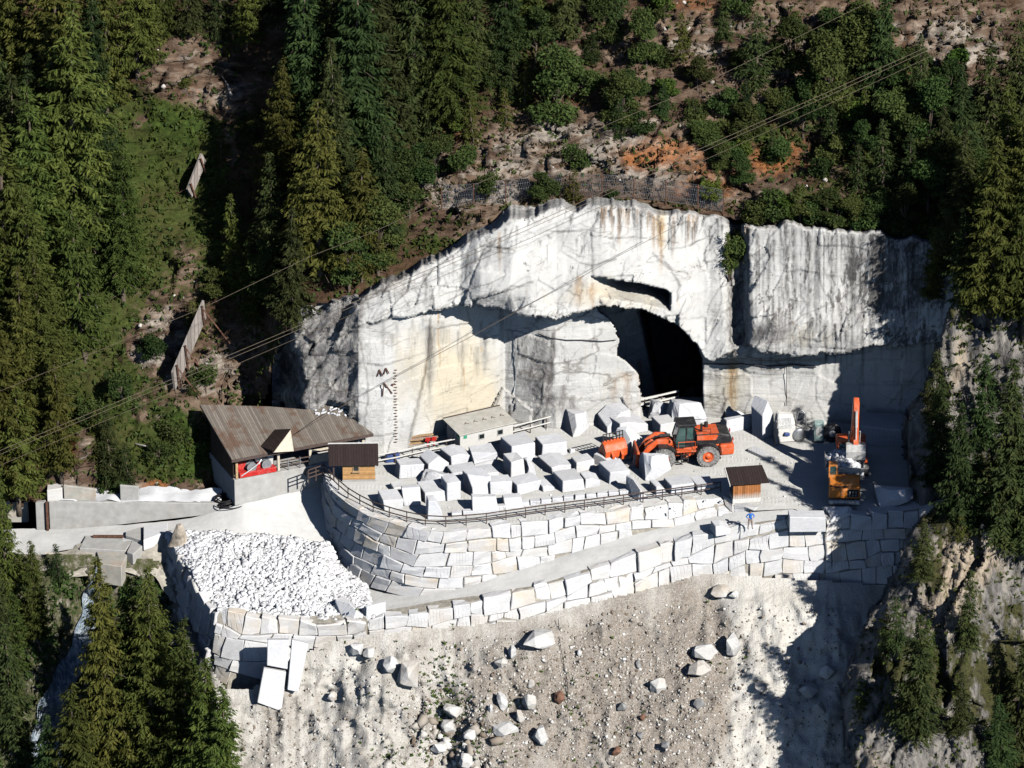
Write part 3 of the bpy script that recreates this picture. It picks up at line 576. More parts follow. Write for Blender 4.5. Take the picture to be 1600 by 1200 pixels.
RAMP_OUT = [(575,972,-7.4),(640,962,-7.05),(750,941,-6.2),(850,917,-5.2),(950,886,-3.9),(1050,851,-2.6),(1150,827,-1.2),(1230,814,-.3),(1290,808,.0)]
ri = [G(*p) for p in RAMP_IN]; ro = [G(*p) for p in RAMP_OUT]
yard = front3+[G(1178,798)+Vector((0,0,-.0)), G(1240,795), G(1290,812), G(1350,806), G(1420,797), G(1520,780)]+[Vector((52,-18,0)), Vector((50,0,0)), Vector((26,-3,0)), Vector((0,-3,0)), Vector((-16,-9,0)), Vector((-20,-14,0))]
flat('yard_ground', yard, M['yard'])
for p in ri: p.z -= .03
for p in ro: p.z -= .03
strip('ramp_road', ri, ro, M['road'], 90, 10, .05)
AI = [G(*p) for p in [(-260,826,-6.4),(-50,828,-6.0),(75,826,-5.6),(200,820,-5.0),(300,810,-4.3),(345,796,-3.3),(380,784,-2.55),(440,768,-2.35),(512,752,-2.2)]]
AO = [G(*p) for p in [(-260,880,-6.6),(-50,878,-6.2),(60,868,-5.9),(140,852,-5.5),(240,842,-5.0),(290,838,-4.7),(380,842,-4.6),(450,846,-4.9),(522,850,-5.2)]]
strip('access_road', AI, AO, M['road'], 70, 12, .06, 3)
HI = [G(*p) for p in [(262,836,-4.75),(300,830,-4.6),(380,832,-4.5),(450,838,-4.75),(520,846,-5.1),(530,880,-6.4),(572,916,-7.2)]]
HO = [G(*p) for p in [(262,842,-4.8),(290,885,-5.3),(312,930,-6.0),(340,962,-6.6),(430,972,-6.9),(520,978,-7.1),(585,972,-7.4)]]
def bank():
    A = [Vector(p) for p in AO[:6]]; px = [-260,-50,60,140,240,275]; B = []
    for x in px:
        py = float(ip(x, SE))+14; B.append(surf('s', x, py))
    strip('road_embankment', [p+Vector((0,.15,-.02)) for p in A], B, M['stone_fill'], 60, 8, .45, 21)
bank()
strip('rubble_bed', HI, HO, M['rubble_bed'], 40, 24, .25, 9)

# ------------------------------------------------------------------ camera, sun, sky
cam = bpy.data.cameras.new('camera'); co = bpy.data.objects.new('camera', cam); COL.objects.link(co)
co.location = CAM; co.rotation_euler = (R(90)-PITCH, 0, 0); cam.sensor_fit = 'HORIZONTAL'; cam.angle = 2*math.atan(.1); cam.clip_start = 1; cam.clip_end = 5000; sc.camera = co
EL, AZ = R(34), R(50)
S = Vector((math.cos(EL)*math.cos(AZ), -math.cos(EL)*math.sin(AZ), math.sin(EL)))
sl = bpy.data.lights.new('sun', 'SUN'); sl.energy = 5.0; sl.angle = R(.5); sl.color = (1, .975, .93); so = bpy.data.objects.new('sun', sl); COL.objects.link(so)
so.rotation_euler = S.to_track_quat('Z', 'Y').to_euler(); so.location = (30, -60, 80)
w = bpy.data.worlds.new('World'); sc.world = w; w.use_nodes = True; nt = w.node_tree; nt.nodes.clear()
sky = nt.nodes.new('ShaderNodeTexSky'); sky.sky_type = 'NISHITA'; sky.sun_disc = False; sky.altitude = 2200; sky.air_density = .4; sky.dust_density = .1; sky.sun_elevation = EL; sky.sun_rotation = math.atan2(S.x, S.y)
bg = nt.nodes.new('ShaderNodeBackground'); bg.inputs[1].default_value = .09; wo = nt.nodes.new('ShaderNodeOutputWorld'); nt.links.new(sky.outputs[0], bg.inputs[0]); nt.links.new(bg.outputs[0], wo.inputs[0])
vs = sc.view_settings; vs.view_transform = 'Standard'; vs.look = 'None'; vs.exposure = .27; vs.gamma = 1; vs.use_curve_mapping = False
sc.cycles.max_bounces = 6; sc.cycles.diffuse_bounces = 0; sc.cycles.transparent_max_bounces = 8
# ================================================================== TREES AND SHRUBS
def quads_mesh(name, C, U, W, mat):
    """leaf faces: centres C, half-axes U and W (n,3)"""
    V = np.stack([C-U-W*.5, C-U*.1-W, C+U, C-U*.1+W], 1).reshape(-1, 3); return np_mesh(name, V, np.arange(len(V)).reshape(-1, 4), mat)
def conifer_mesh(name, H, Rm, seed, mat, dens=1.0, droop=.35, bare=.1, lsz=1.0, narrow=1.0, lean=0):
    rs = np.random.RandomState(seed); C = []; U = []; W = []; tr = MB()
    n = int(H/.36)
    for i in range(n):
        z = H*bare+(H*(1-bare))*(i+rs.rand())/n; t = (z-H*bare)/(H*(1-bare))
        prof = (1-t)**.75*(.55+.45*min(1, t*5+.35)); prof = max(prof, .03)
        nb = int((3+5*(1-t)**.4)*dens+rs.rand())
        for k in range(nb):
            az = rs.rand()*6.283; L = Rm*narrow*prof*(.55+.6*rs.rand()); L = max(L, .18)
            if rs.rand() < .06: L *= 1.3
            ns = max(3, int(L/.13)); s = (np.arange(ns)+.6)/ns; s = s[s > .12]
            d = np.array([math.cos(az), math.sin(az), 0]); sd = np.array([-d[1], d[0], 0])
            dr = droop*(1.0-.8*t)*(.6+.8*rs.rand())
            P = np.outer(s*L, d)+np.outer(np.zeros(len(s)), sd); P[:, 2] = z+.25*L*s*(t*1.2)-dr*L*(s**1.3)+.12*L*s**4
            for q in range(len(s)):
                for side in (-1, 1, 0):
                    if side == 0 and rs.rand() < .35: continue
                    ln = (.10+.20*(1-s[q])+.10*rs.rand())*lsz*(.6+.5*min(1, L/1.2))
                    u = d*(.8 if side else .35)+sd*side*(.9)+np.array([0, 0, -.35-.5*rs.rand() if side else -.9]); u = u/np.linalg.norm(u)*ln
                    wv = np.cross(u, rs.randn(3)); wv = wv/(np.linalg.norm(wv)+1e-6)*ln*(.20+.14*rs.rand())
                    C.append(P[q]+u*.8+rs.randn(3)*.09); U.append(u); W.append(wv)
    C, U, W = np.array(C), np.array(U), np.array(W)
    crown = quads_mesh(name, C, U, W, mat)
    pts = [(0,0,-1.2)]+[(.06*math.sin(z*.9+seed), .06*math.cos(z*.7+seed), z) for z in np.linspace(0, H*.98, 7)]
    r0 = .05+H*.0125; tr.tube(pts, [r0*1.15]+[r0*(1-.93*k/6) for k in range(7)], 7)
    for i in range(int(H*1.3)):                       # bare lower limbs
        z = H*(bare*.3+.55*rs.rand()); az = rs.rand()*6.28; L = Rm*(.4+.4*rs.rand())*(1-z/H*.6)
        tr.tube([(0,0,z),(math.cos(az)*L*.6,math.sin(az)*L*.6,z-.08*L),(math.cos(az)*L,math.sin(az)*L,z-.2*L)], [.045,.03,.012], 4)
    return crown, tr.mesh(name+'_wood', M['bark'], True)
def broad_mesh(name, H, Rm, seed, mat, nl=2600, low=.12, lsz=1.0):
    rs = np.random.RandomState(seed); tr = MB(); lobes = []
    tr.tube([(0,0,-1.0),(.05,0,0),(.12,.05,H*.35),(0,.1,H*.72)], [.06+.014*H,.05+.012*H,.04+.008*H,.03], 7)
    for k in range(14):
        z = H*(low+(1-low)*(.12+.78*rs.rand())); t = z/H; r = Rm*(.75*math.sin(max(.25, min(2.7, 3.14*(t*.85+.1)))))*(.3+.7*rs.rand()); az = rs.rand()*6.28
        c = np.array([math.cos(az)*r, math.sin(az)*r, z]); lobes.append((c, Rm*(.16+.36*rs.rand()**1.3)))
        a = H*.22+.3*z; tr.tube([(.06,.03,a*.8),(c[0]*.5,c[1]*.5,a*.5+z*.5),tuple(c)], [.05+.004*H,.035,.012], 5)
    C = []; U = []; W = []
    tot = sum(r**2 for c, r in lobes)
    for c, r in lobes:
        m = int(nl*r*r/tot); v = rs.randn(m, 3); v /= np.linalg.norm(v, axis=1)[:, None]; rad = r*(.35+.65*rs.rand(m)**.5)*(1+.35*vn(v*2.2+c, seed))
        P = c+v*rad[:, None]*np.array([1, 1, .85]); P = P[P[:, 2] > .05]; m = len(P); v = v[:m]
        u = rs.randn(m, 3)*.7+v*.5; u[:, 2] -= .35; u /= np.linalg.norm(u, axis=1)[:, None]; ln = (.09+.09*rs.rand(m))*lsz
        w_ = np.cross(u, rs.randn(m, 3)); w_ /= np.linalg.norm(w_, axis=1)[:, None]
        C.append(P); U.append(u*ln[:, None]); W.append(w_*(ln*.55)[:, None])
    return quads_mesh(name, np.concatenate(C), np.concatenate(U), np.concatenate(W), mat), tr.mesh(name+'_wood', M['bark'], True)
PROTO = {}
def protos(kind, specs, fn): PROTO[kind] = [(H, fn(kind+'_crown', H, *a)) for H, *a in specs]
LN, SN, LV = M['larch_needles'], M['spruce_needles'], M['leaves']
protos('larch', [(17, 3.1, 1, LN, 1.0, .30, .08, 1.05), (15, 2.6, 2, LN, .9, .28, .1, 1.1), (19, 3.3, 3, LN, 1.0, .32, .1, 1.0), (12, 2.3, 4, LN, .95, .25, .06, 1.0), (14, 2.9, 14, LN, .75, .30, .12, 1.15)], conifer_mesh)
protos('spruce', [(17, 2.7, 5, SN, 1.15, .5, .05, 1.05), (14, 2.3, 6, SN, 1.15, .45, .05, 1.0), (19, 2.9, 7, SN, 1.1, .5, .07, 1.1), (9, 1.8, 8, SN, 1.1, .4, .03, .9), (12, 2.4, 15, SN, .95, .5, .07, 1.1)], conifer_mesh)
protos('young_conifer', [(5, 1.2, 9, LN, 1.1, .2, .03, .75), (5.5, 1.4, 10, SN, 1.1, .3, .03, .75), (4.5, 1.25, 19, LN, .9, .25, .03, .8)], conifer_mesh)
protos('broadleaf', [(7, 2.6, 11, LV, 6800), (6, 2.2, 12, LV, 5600), (8, 2.5, 13, LV, 7200), (6.5, 3.0, 17, LV, 7600)], broad_mesh)
protos('shrub', [(2.6, 1.5, 21, LV, 2400, .02, .85), (2.0, 1.6, 22, LV, 2200, .02, .8), (2.8, 1.3, 23, M['grass_blades'], 2200, .02, .8), (2.2, 1.9, 24, LV, 2800, .02, .85)], broad_mesh)
NAMES = {'larch': ('larch_tree', 'tree', 'olive larch'), 'spruce': ('spruce_tree', 'tree', 'dark spruce'), 'young_conifer': ('young_conifer', 'tree', 'small young conifer'), 'broadleaf': ('broadleaf_tree', 'tree', 'leafy broadleaf tree'), 'shrub': ('shrub', 'shrub', 'low leafy shrub')}
ORD = ['first', 'second', 'third', 'fourth', 'fifth', 'sixth', 'seventh', 'eighth', 'ninth', 'tenth', 'eleventh', 'twelfth', 'thirteenth', 'fourteenth', 'fifteenth', 'sixteenth', 'seventeenth', 'eighteenth', 'nineteenth', 'twentieth', 'twenty-first', 'twenty-second', 'twenty-third', 'twenty-fourth', 'twenty-fifth', 'twenty-sixth', 'twenty-seventh', 'twenty-eighth']+['%s-%s' % (a, b) for a in ('thirty', 'forty') for b in ('first', 'second', 'third', 'fourth', 'fifth', 'sixth', 'seventh', 'eighth', 'ninth')]
TREES_DONE = []
def plant(kind, px, base, top, sheet, label, group, dy=0):
    p = surf(sheet, px, base); H = max(1.2, (base-top)/16/CP*(1 if kind != 'shrub' else 1)); L = PROTO[kind]
    cand = sorted(L, key=lambda q: abs(math.log(q[0]/H))+rnd.random()*.5); h0, (cm, wm) = cand[0]
    nm, cat, _ = NAMES[kind]; s = H/h0; r = empty(nm, p+Vector((0, dy, 0)), rnd.random()*6.28, label, cat, group)
    wd = (1 if s > .8 else (.8/s)**.5)*(.95+.2*rnd.random())*(1.0+.35*rnd.random() if kind == 'larch' else 1.0+.15*rnd.random()); r.scale = (s*wd, s*wd, s); r.rotation_euler.x = (rnd.random()-.5)*.1; r.rotation_euler.y = (rnd.random()-.5)*.1
    link('crown', cm, r); link('trunk', wm, r); return r
def stand(where, group, rows, sheet):
    if 'rocks above the' in where:
        q = random.Random(where); x0, x1 = (700, 1090) if 'cave' in where else (1110, 1500)
        for i in range(26):
            x, y = x0+(x1-x0)*q.random(), 20+270*q.random()
            if float(m_rock(np.array([x]), np.array([y]))[0]) < .75: rows = rows+[(H_, x, y, y-22-26*q.random())]
    if 'rocks above' in where: rows = [((S_ if i % 6 else Y_),)+t[1:] if t[0] == B_ and i % 3 == 0 else t for i, t in enumerate(rows)]
    """a stand of trees: every one is named by its kind and its place among its like in the stand"""
    by = {}
    for t in rows: by.setdefault(t[0], []).append(t)
    for kind, L in by.items():
        L.sort(key=lambda t: (t[1], t[2])); n = len(L)
        for i, t in enumerate(L):
            k = NAMES[kind][2]
            if n == 1: lab = 'only %s %s' % (k, where)
            elif i == 0: lab = 'leftmost %s %s' % (k, where)
            elif i == n-1: lab = 'rightmost %s %s' % (k, where)
            else: lab = '%s %s from left %s' % (ORD[i], k, where)
            plant(kind, t[1], t[2], t[3], sheet if len(t) < 5 else t[4], lab, group)
L_, S_, Y_, B_, H_ = 'larch', 'spruce', 'young_conifer', 'broadleaf', 'shrub'
stand('on the far left slope beside the green meadow', 'larches left of the meadow', [
 (L_,25,190,-110),(S_,-12,330,20),(L_,80,260,-70),(L_,112,400,15),(L_,18,560,200),(L_,168,175,-80),(L_,62,480,150),(S_,140,300,-10),(L_,192,470,228),(L_,75,665,400),(L_,-5,760,480),(L_,132,560,330),
 (L_,40,700,430),(S_,100,170,-90),(L_,150,440,210),(L_,-25,600,260),(S_,20,400,130),(L_,95,740,560),(L_,30,790,610),(S_,50,330,90),(Y_,150,730,640),(L_,215,120,-60),(L_,62,590,300)], 'm')
stand('in the dense stand between meadow and quarry', 'trees between meadow and quarry', [
 (S_,480,250,-60),(L_,440,335,105),(L_,500,430,170),(S_,560,300,-50),(S_,530,350,70),(S_,600,270,-80),(S_,650,215,-90),(L_,705,200,-90),(L_,560,435,240),(S_,510,480,260),(S_,425,450,250),(L_,372,465,305),(L_,398,510,370),
 (S_,455,500,330),(S_,600,390,200),(B_,640,340,240),(B_,590,430,310),(B_,545,455,350),(B_,655,300,225),(B_,565,440,370),(S_,480,110,-90),(S_,530,180,-80),(S_,580,150,-110),(B_,420,480,390),(B_,490,500,420),(S_,620,180,-100),(L_,670,130,-100),(B_,610,330,250),(B_,680,280,215)], 'm')
stand('among the rocks above the meadow', 'trees above the meadow', [
 (S_,345,60,-60),(L_,385,70,-50),(S_,425,35,-110),(S_,300,50,-70),(Y_,350,85,15),(L_,255,60,-80),(Y_,290,135,95),(H_,395,220,180),(Y_,345,250,190),(Y_,330,100,50),(S_,468,190,20)], 'm')
stand('on the rocks above the cave cliff', 'trees above the cliff', [
 (S_,745,130,-50),(S_,785,110,-70),(Y_,738,230,150),(B_,800,145,70),(B_,868,205,75),(B_,835,100,15),(Y_,880,325,250),(B_,850,318,270),(B_,972,205,115),(Y_,895,322,265),(B_,1010,105,20),(B_,945,75,-20),(B_,1065,90,20),(S_,880,60,-80),(L_,830,50,-90),
 (B_,925,95,40),(Y_,820,170,95),(B_,985,165,110),(Y_,965,215,150),(H_,1000,210,175),(H_,900,260,230),(B_,1035,180,130),(S_,960,30,-80),(Y_,790,195,140),(H_,720,270,235),(H_,760,300,275)], 'm')
stand('on the rocks above the streaked right cliff', 'trees above the right cliff', [
 (B_,1180,135,20),(B_,1295,95,15),(B_,1232,120,30),(B_,1165,185,125),(B_,1165,230,160),(B_,1295,185,60),(S_,1375,165,-20),(B_,1350,125,15),(B_,1255,205,125),(B_,1300,235,155),(B_,1400,235,140),(B_,1450,265,130),(B_,1380,300,190),(S_,1505,290,110),(B_,1480,350,220),
 (B_,1420,335,215),(B_,1100,235,190),(B_,1130,270,225),(B_,1205,255,200),(B_,1340,250,190),(B_,1450,330,240),(B_,1500,240,150),(S_,1540,230,70),(S_,1590,240,40),(B_,1350,190,135),(B_,1220,190,140),(S_,1440,200,60),(B_,1130,60,0),(B_,1400,180,110),(B_,1480,180,100),(B_,1340,300,225),(B_,1420,270,180),(B_,1500,360,260),(S_,1465,310,170),(B_,1160,290,245),(B_,1090,140,90),(B_,1210,90,35)], 'm')
stand('in the fringe on the right cliff rim', 'growth along the cliff rim', [
 (H_,1212,345,300),(B_,1250,348,295),(B_,1290,352,300),(B_,1330,356,308),(B_,1370,362,305),(B_,1412,370,300),(B_,1442,380,290),(H_,1180,345,315),(H_,1110,322,285),(Y_,1120,310,265),(H_,1228,348,310),(H_,1270,352,315),(H_,1010,328,300),(H_,960,322,300),(H_,1060,333,305),(H_,850,335,312),(H_,1310,354,318),(H_,1350,360,322)], 'm')
stand('in the dark gully between the two cliff faces', 'growth in the gully', [(H_,1142,420,375,'c'),(H_,1150,400,360,'c'),(Y_,1138,425,365,'c')], 'c')
stand('on the rock spur beside the shaded wall', 'trees on the right spur', [
 (L_,1548,490,225),(L_,1600,520,250),(S_,1512,480,330),(Y_,1462,650,545),(L_,1455,470,360),(S_,1610,820,650),(L_,1590,430,170),(S_,1500,400,220),(L_,1560,380,150),(B_,1470,440,380),(Y_,1450,660,600),(S_,1470,760,600),(S_,1540,700,560),(S_,1625,420,180),(B_,1520,330,240)], 'p')
stand('on the grey ridge in the lower right', 'trees on the lower right ridge', [
 (S_,1500,812,640),(S_,1572,850,585),(S_,1645,860,560),(S_,1528,825,690),(S_,1700,860,520),
 (S_,1440,905,820),(S_,1432,1150,975),(S_,1512,1015,900),(S_,1500,1145,1055),(Y_,1400,1020,935),(S_,1585,1190,1010),(S_,1560,1230,1095),(S_,1610,1150,960),(Y_,1500,845,805),(Y_,1385,1000,955),(S_,1600,860,700),(Y_,1450,1030,970),(Y_,1345,1110,1060)], 'r')
stand('below the access road in the lower left', 'larches below the road', [
 (L_,185,1230,885),(L_,240,1260,905),(L_,290,1270,985),(L_,122,1290,1075),(L_,322,1250,1035),(L_,60,1010,860),(S_,30,1240,985),(L_,12,960,790),(Y_,92,905,850),(Y_,50,900,845),(S_,5,1100,900),(L_,262,1210,930),(L_,215,1190,915),(Y_,30,905,860),(S_,75,1290,1120),(L_,-15,880,690),(L_,350,1270,1075),(L_,20,1060,930)], 's')
stand('on the bank above the access road', 'growth above the access road', [(S_,175,760,640),(Y_,200,770,690),(H_,250,720,695),(B_,340,470,420),(H_,320,600,570),(H_,270,690,660),(Y_,305,530,470),(H_,175,775,745),(H_,235,560,530),(H_,190,620,590),(Y_,300,620,580),(H_,140,660,630)], 'm')
# ---- ground cover: one loose mass nobody could count
def cover(name, label, sheet, n, fn, box, mat, size, seed):
    rs = np.random.RandomState(seed); yf, df = {'m': (Y_m, D_m), 'r': (Y_r, D_r), 's': (Y_s, D_s), 'p': (Y_p, D_p)}[sheet]
    px = box[0]+(box[2]-box[0])*rs.rand(n); py = box[1]+(box[3]-box[1])*rs.rand(n)
    p0 = WY(px, py, yf(px, py)); k = rs.rand(n) < fn(px, py)*(.25+.9*np.clip(fbm(p0*.5, 3, seed)+.55, 0, 1.2)); px, py = px[k], py[k]; y = yf(px, py); y = y+df(WY(px, py, y), px, py); P = WY(px, py, y); m = len(P)
    rep = 4; P = np.repeat(P, rep, 0)+rs.randn(m*rep, 3)*np.array([.22,.22,.10])*size*2.2; P[:, 1] -= .12; P[:, 2] += .1; n2 = len(P)
    u = rs.randn(n2, 3)*.6; u[:, 2] += .6; u /= np.linalg.norm(u, axis=1)[:, None]; ln = size*(.5+.8*rs.rand(n2)); w_ = np.cross(u, rs.randn(n2, 3)); w_ /= np.linalg.norm(w_, axis=1)[:, None]
    o = link(name, quads_mesh(name, P, u*ln[:, None], w_*(ln*.5)[:, None], mat)); tag(o, label, 'ground cover', None, 'stuff')
def gm(px, py): return blobs(px, py, GRASS)*(1-np.clip(blobs(px, py, ROCK)*.8, 0, 1))*np.where((py > ip(px, MB_)-3), 0, 1)
cover('meadow_grass', 'green grass and herbs growing over the mountain slope', 'm', 26000, gm, (-60,-40,1660,800), M['grass_blades'], .22, 3)
cover('undergrowth', 'dark leafy undergrowth between trees and rocks on the slope', 'm', 17000, lambda x, y: (.22+gm(x, y)*.7)*(1-.8*blobs(x, y, [(235,270,80,110,1)]))*np.where((y > ip(x, MB_)-3), 0, 1), (-60,-60,1660,790), M['leaves'], .26, 5)
cover('dry_heath', 'brown dry heath growing on rock ledges above the cliff', 'm', 7000, lambda x, y: .5*(x > 600)*np.where((y > ip(x, MB_)-3), 0, 1), (600,-60,1660,370), M['dry_growth'], .24, 6)
cover('ridge_moss', 'mossy grass tufts on the ledges of the grey ridge', 'r', 5200, lambda x, y: .3*((x > ip(y, RL)+6) & (y > ip(x, RT)+4)), (1310,790,1660,1240), M['grass_blades'], .16, 7)
cover('gorge_growth', 'dark scrub growing on the gorge side below the road', 's', 7500, lambda x, y: .6*(x < 330)*(y > ip(x, SE)+12)*(np.abs(x-165+(y-880)*.35) > 22), (-60,880,330,1260), M['leaves'], .27, 8)
cover('spill_weeds', 'scattered green weeds among the spilled stones', 's', 9000, lambda x, y: blobs(x, y, [(690,1085,30,60,.6),(715,1140,60,40,.55),(620,1180,30,30,.5),(1130,1030,30,20,.5),(860,1130,140,90,.06),(560,1030,40,60,.06),(1120,935,14,8,.6)]), (480,920,1250,1240), M['grass_blades'], .16, 9)
cover('spur_growth', 'green growth clinging to the rock spur on the right', 'p', 5000, lambda x, y: .5*(x > ip(y, PL)+10)*np.where(y < 480, 1, .5), (1480,140,1660,800), M['leaves'], .26, 10)
# ================================================================== STONE: retaining walls, blocks, boulders, rubble
def stone_wall(name, label, T, Bt, out, ch, wmin, wmax, seed, cap=100, prot=.14, group=None, skip=0):
    rs = random.Random(seed); T = [Vector(p) for p in T]; Bt = [Vector(p) for p in Bt]
    d = [0]
    for i in range(len(T)-1): d.append(d[-1]+(T[i+1]-T[i]).length)
    LT = d[-1]
    def at(L, s): return Vector([float(np.interp(s, d, [p[c] for p in L])) for c in range(3)])
    root = empty(name, T[0], 0, label, 'wall', group)
    def frame(s):
        t = at(T, s); b = at(Bt, s); h = (t-b).length; dn = (b-t)/max(h, .01)
        tg = at(T, min(LT, s+.8))-at(T, max(0, s-.8)); tg.normalize(); nn = Vector((tg.y, -tg.x, 0)).normalized()
        if nn.dot(Vector(out)) < 0: nn = -nn
        return t, dn, h, nn
    def P(s, off, o): t, dn, h, nn = frame(s); return t+dn*off+nn*o
    offs = {}
    def bound(j, s):
        return j*ch+(0 if j == 0 else (.26+.35*prot)*ch*float(vn(np.array([[s*.33, j*7.1, seed]]), 2)[0])+.10*float(vn(np.array([[s*1.3, j*3.1, seed]]), 5)[0]))
    hmax = max((a-b).length for a, b in zip(T, Bt)); blocks = []
    for j in range(int(hmax/ch)+2):
        s = -rs.random()*wmin; tj0 = 0; pj = [0, 0]
        while s < LT:
            w = wmin+(wmax-wmin)*rs.random()**1.3; e = s+w; nj = [(rs.random()-.5)*.34, (rs.random()-.5)*.34]
            a, c = max(s, 0), min(e, LT); hm = frame((a+c)/2)[2]
            o0, o1 = bound(j, (a+c)/2), bound(j+1, (a+c)/2)
            if c-a > .45 and o0 < hm-.25 and not (prot > .2 and o1 > hm-.7 and rs.random() < .22): blocks.append((j, a, c, list(pj), list(nj)))
            pj = nj; s = e
    objs = []
    for (j, a, c, pa, pc) in blocks:
        g = .012+.03*rs.random(); hs = [frame(a)[2], frame(c)[2]]
        c4 = []
        for (s, jt, k) in ((a+pa[1], 1, 0), (c+pc[1], 1, 1), (c+pc[0], 0, 1), (a+pa[0], 0, 0)):
            off = bound(j+jt, s); off = min(off, hs[k]+.35); off = off+(-g if jt else g)
            sh = g if k == 0 else -g; c4.append((s+sh, off))
        if c4[0][1]-c4[3][1] < .25 and c4[1][1]-c4[2][1] < .25: continue
        pr = (prot+.08)*(rs.random()-.35); fr = [P(max(-.3, min(LT+.3, s)), o, pr+.07*(rs.random()-.5)) for s, o in c4]; bk = [P(max(-.3, min(LT+.3, s)), o, -.9) for s, o in c4]
        if j == 0:
            for q in (2, 3): dz = (rs.random()-.35)*(.32+.9*max(0, prot-.12)); fr[q].z += dz; bk[q].z += dz
        cen = sum(fr+bk, Vector())/8; mb = MB(); mb.hexa([p-cen for p in bk], [p-cen for p in fr])
        me = mb.mesh(name+'_stone', M['marble_wall_stone']); bm = bmesh.new(); bm.from_mesh(me)
        bmesh.ops.subdivide_edges(bm, edges=[e for e in bm.edges if e.calc_length() > .8], cuts=1, use_grid_fill=True)
        for v in bm.verts: v.co += Vector(((rs.random()-.5), (rs.random()-.5), (rs.random()-.5)))*.13
        bmesh.ops.bevel(bm, geom=[e for e in bm.edges if len(e.link_faces) == 2 and e.calc_face_angle(0) > .7], offset=.03+.06*rs.random(), segments=1, affect='EDGES', clamp_overlap=True)
        bmesh.ops.recalc_face_normals(bm, faces=bm.faces); bm.to_mesh(me); bm.free()
        objs.append((j, (a+c)/2, me, cen))
    objs.sort(key=lambda q: (q[0], q[1])); 
    for q in objs[:cap]:
        o = link('stone_block', q[2], root); o.location = q[3]-T[0]
    if len(objs) > cap:
        bm = bmesh.new()
        for q in objs[cap:]:
            m2 = q[2].copy(); m2.transform(Matrix.Translation(q[3]-T[0])); bm.from_mesh(m2); bpy.data.meshes.remove(m2)
        me = bpy.data.meshes.new('small_stones'); bm.to_mesh(me); bm.free(); me.materials.append(M['marble_wall_stone']); tag(link('lower_stones', me, root), kind='stuff')
    n = max(2, int(LT/1.0)); V = []; F = []
    for i in range(n+1):
        s = LT*i/n; t, dn, h, nn = frame(s); V += [tuple(t+dn*.06-nn*.17-T[0]), tuple(t+dn*(h+.5)-nn*.17-T[0]), tuple(t+dn*.06-nn*1.6-T[0])]
        if i: b = 3*i; F += [(b-3, b-2, b+1, b), (b-3, b, b+2, b-1)]
    me = bpy.data.meshes.new('infill'); me.from_pydata(V, [], F); me.materials.append(M['stone_fill']); link('infill', me, root)
    return root
PB = [G(*p) for p in [(503,757,-2.2),(505,790,-3.2),(508,835,-5.2),(515,868,-6.5),(540,898,-7.0),(580,922,-7.2),(632,933,-6.85),(690,926,-6.35),(760,906,-5.4),(850,878,-4.35),(950,847,-3.1),(1050,819,-1.7),(1128,800,-.75)]]
stone_wall('retaining_wall', 'tall curved dry stone wall of white blocks under the yard with a rail on top', front3+[G(1153,791), G(1178,798)], PB+[G(1153,799,-.6), G(1180,801,-.4)], (0,-1,0), 1.22, 1.2, 2.6, 3, 100, .12)
RT3 = [p+Vector((0,0,.2)) for p in ro]; RB3 = [G(*p) for p in [(575,1003,-9.6),(640,1000,-9.5),(750,992,-9.4),(850,972,-8.5),(950,950,-7.9),(1050,925,-7.3),(1150,916,-6.8),(1230,922,-6.9),(1290,925,-7.0)]]
stone_wall('retaining_wall', 'long dry stone wall of white blocks holding up the outer edge of the ramp', RT3, RB3, (0,-1,0), 1.32, 1.3, 2.7, 5, 100, .3)
ET = [G(1290,810,.2), G(1330,806,.1), G(1370,802,0), G(1420,797,0), G(1500,785,0)]; EB = [G(1290,925,-7.0), G(1330,930,-7.3), G(1370,935,-7.6), G(1420,935,-7.6), G(1500,930,-8)]
stone_wall('retaining_wall', 'shaded dry stone wall of blocks below the excavator beside the grey ridge', ET, EB, (-.3,-1,0), 1.3, 1.3, 2.4, 6, 60, .3)
WT = [G(*p) for p in [(262,838,-4.5),(290,884,-5.1),(312,928,-5.8),(338,962,-6.4)]]; WB = [G(*p) for p in [(247,902,-8.8),(272,952,-9.9),(298,1010,-11.4),(324,1055,-12.8)]]
stone_wall('retaining_wall', 'shadowed dry stone wall of dark blocks on the left flank of the rubble heap', WT, WB, (-1,-.3,0), 1.25, 1.0, 2.0, 8, 60, .45)
FT = [p+Vector((0,0,.35)) for p in [G(338,962,-6.4), G(390,970,-6.7), G(440,976,-6.9), G(510,980,-7.0), G(575,975,-7.2)]]; FB = [G(326,1055,-12.8), G(355,1086,-13.6), G(440,1050,-11.3), G(510,1014,-9.9), G(575,1006,-9.6)]
stone_wall('retaining_wall', 'broken dry stone wall of white blocks in front of the rubble heap', FT, FB, (-.2,-1,0), 1.35, 1.5, 2.8, 9, 60, .4)

def finish_block(bm, bev, rough, seed):
    rs = random.Random(seed)
    bmesh.ops.bevel(bm, geom=[e for e in bm.edges if len(e.link_faces) == 2 and e.calc_face_angle(0) > .35], offset=bev, segments=1, affect='EDGES', clamp_overlap=True)
    if rough:
        bmesh.ops.triangulate(bm, faces=bm.faces); bmesh.ops.subdivide_edges(bm, edges=[e for e in bm.edges if e.calc_length() > .5], cuts=2)
        co = np.array([v.co[:] for v in bm.verts]); d = fbm(co*1.6+seed*3.1, 3, seed)
        for v, q in zip(bm.verts, d): v.co *= 1+rough*q
    bmesh.ops.recalc_face_normals(bm, faces=bm.faces)
def cut(bm, co, no):
    r = bmesh.ops.bisect_plane(bm, geom=bm.verts[:]+bm.edges[:]+bm.faces[:], plane_co=co, plane_no=no, clear_outer=True)
    es = [e for e in r['geom_cut'] if isinstance(e, bmesh.types.BMEdge)]
    if es: bmesh.ops.contextual_create(bm, geom=es)
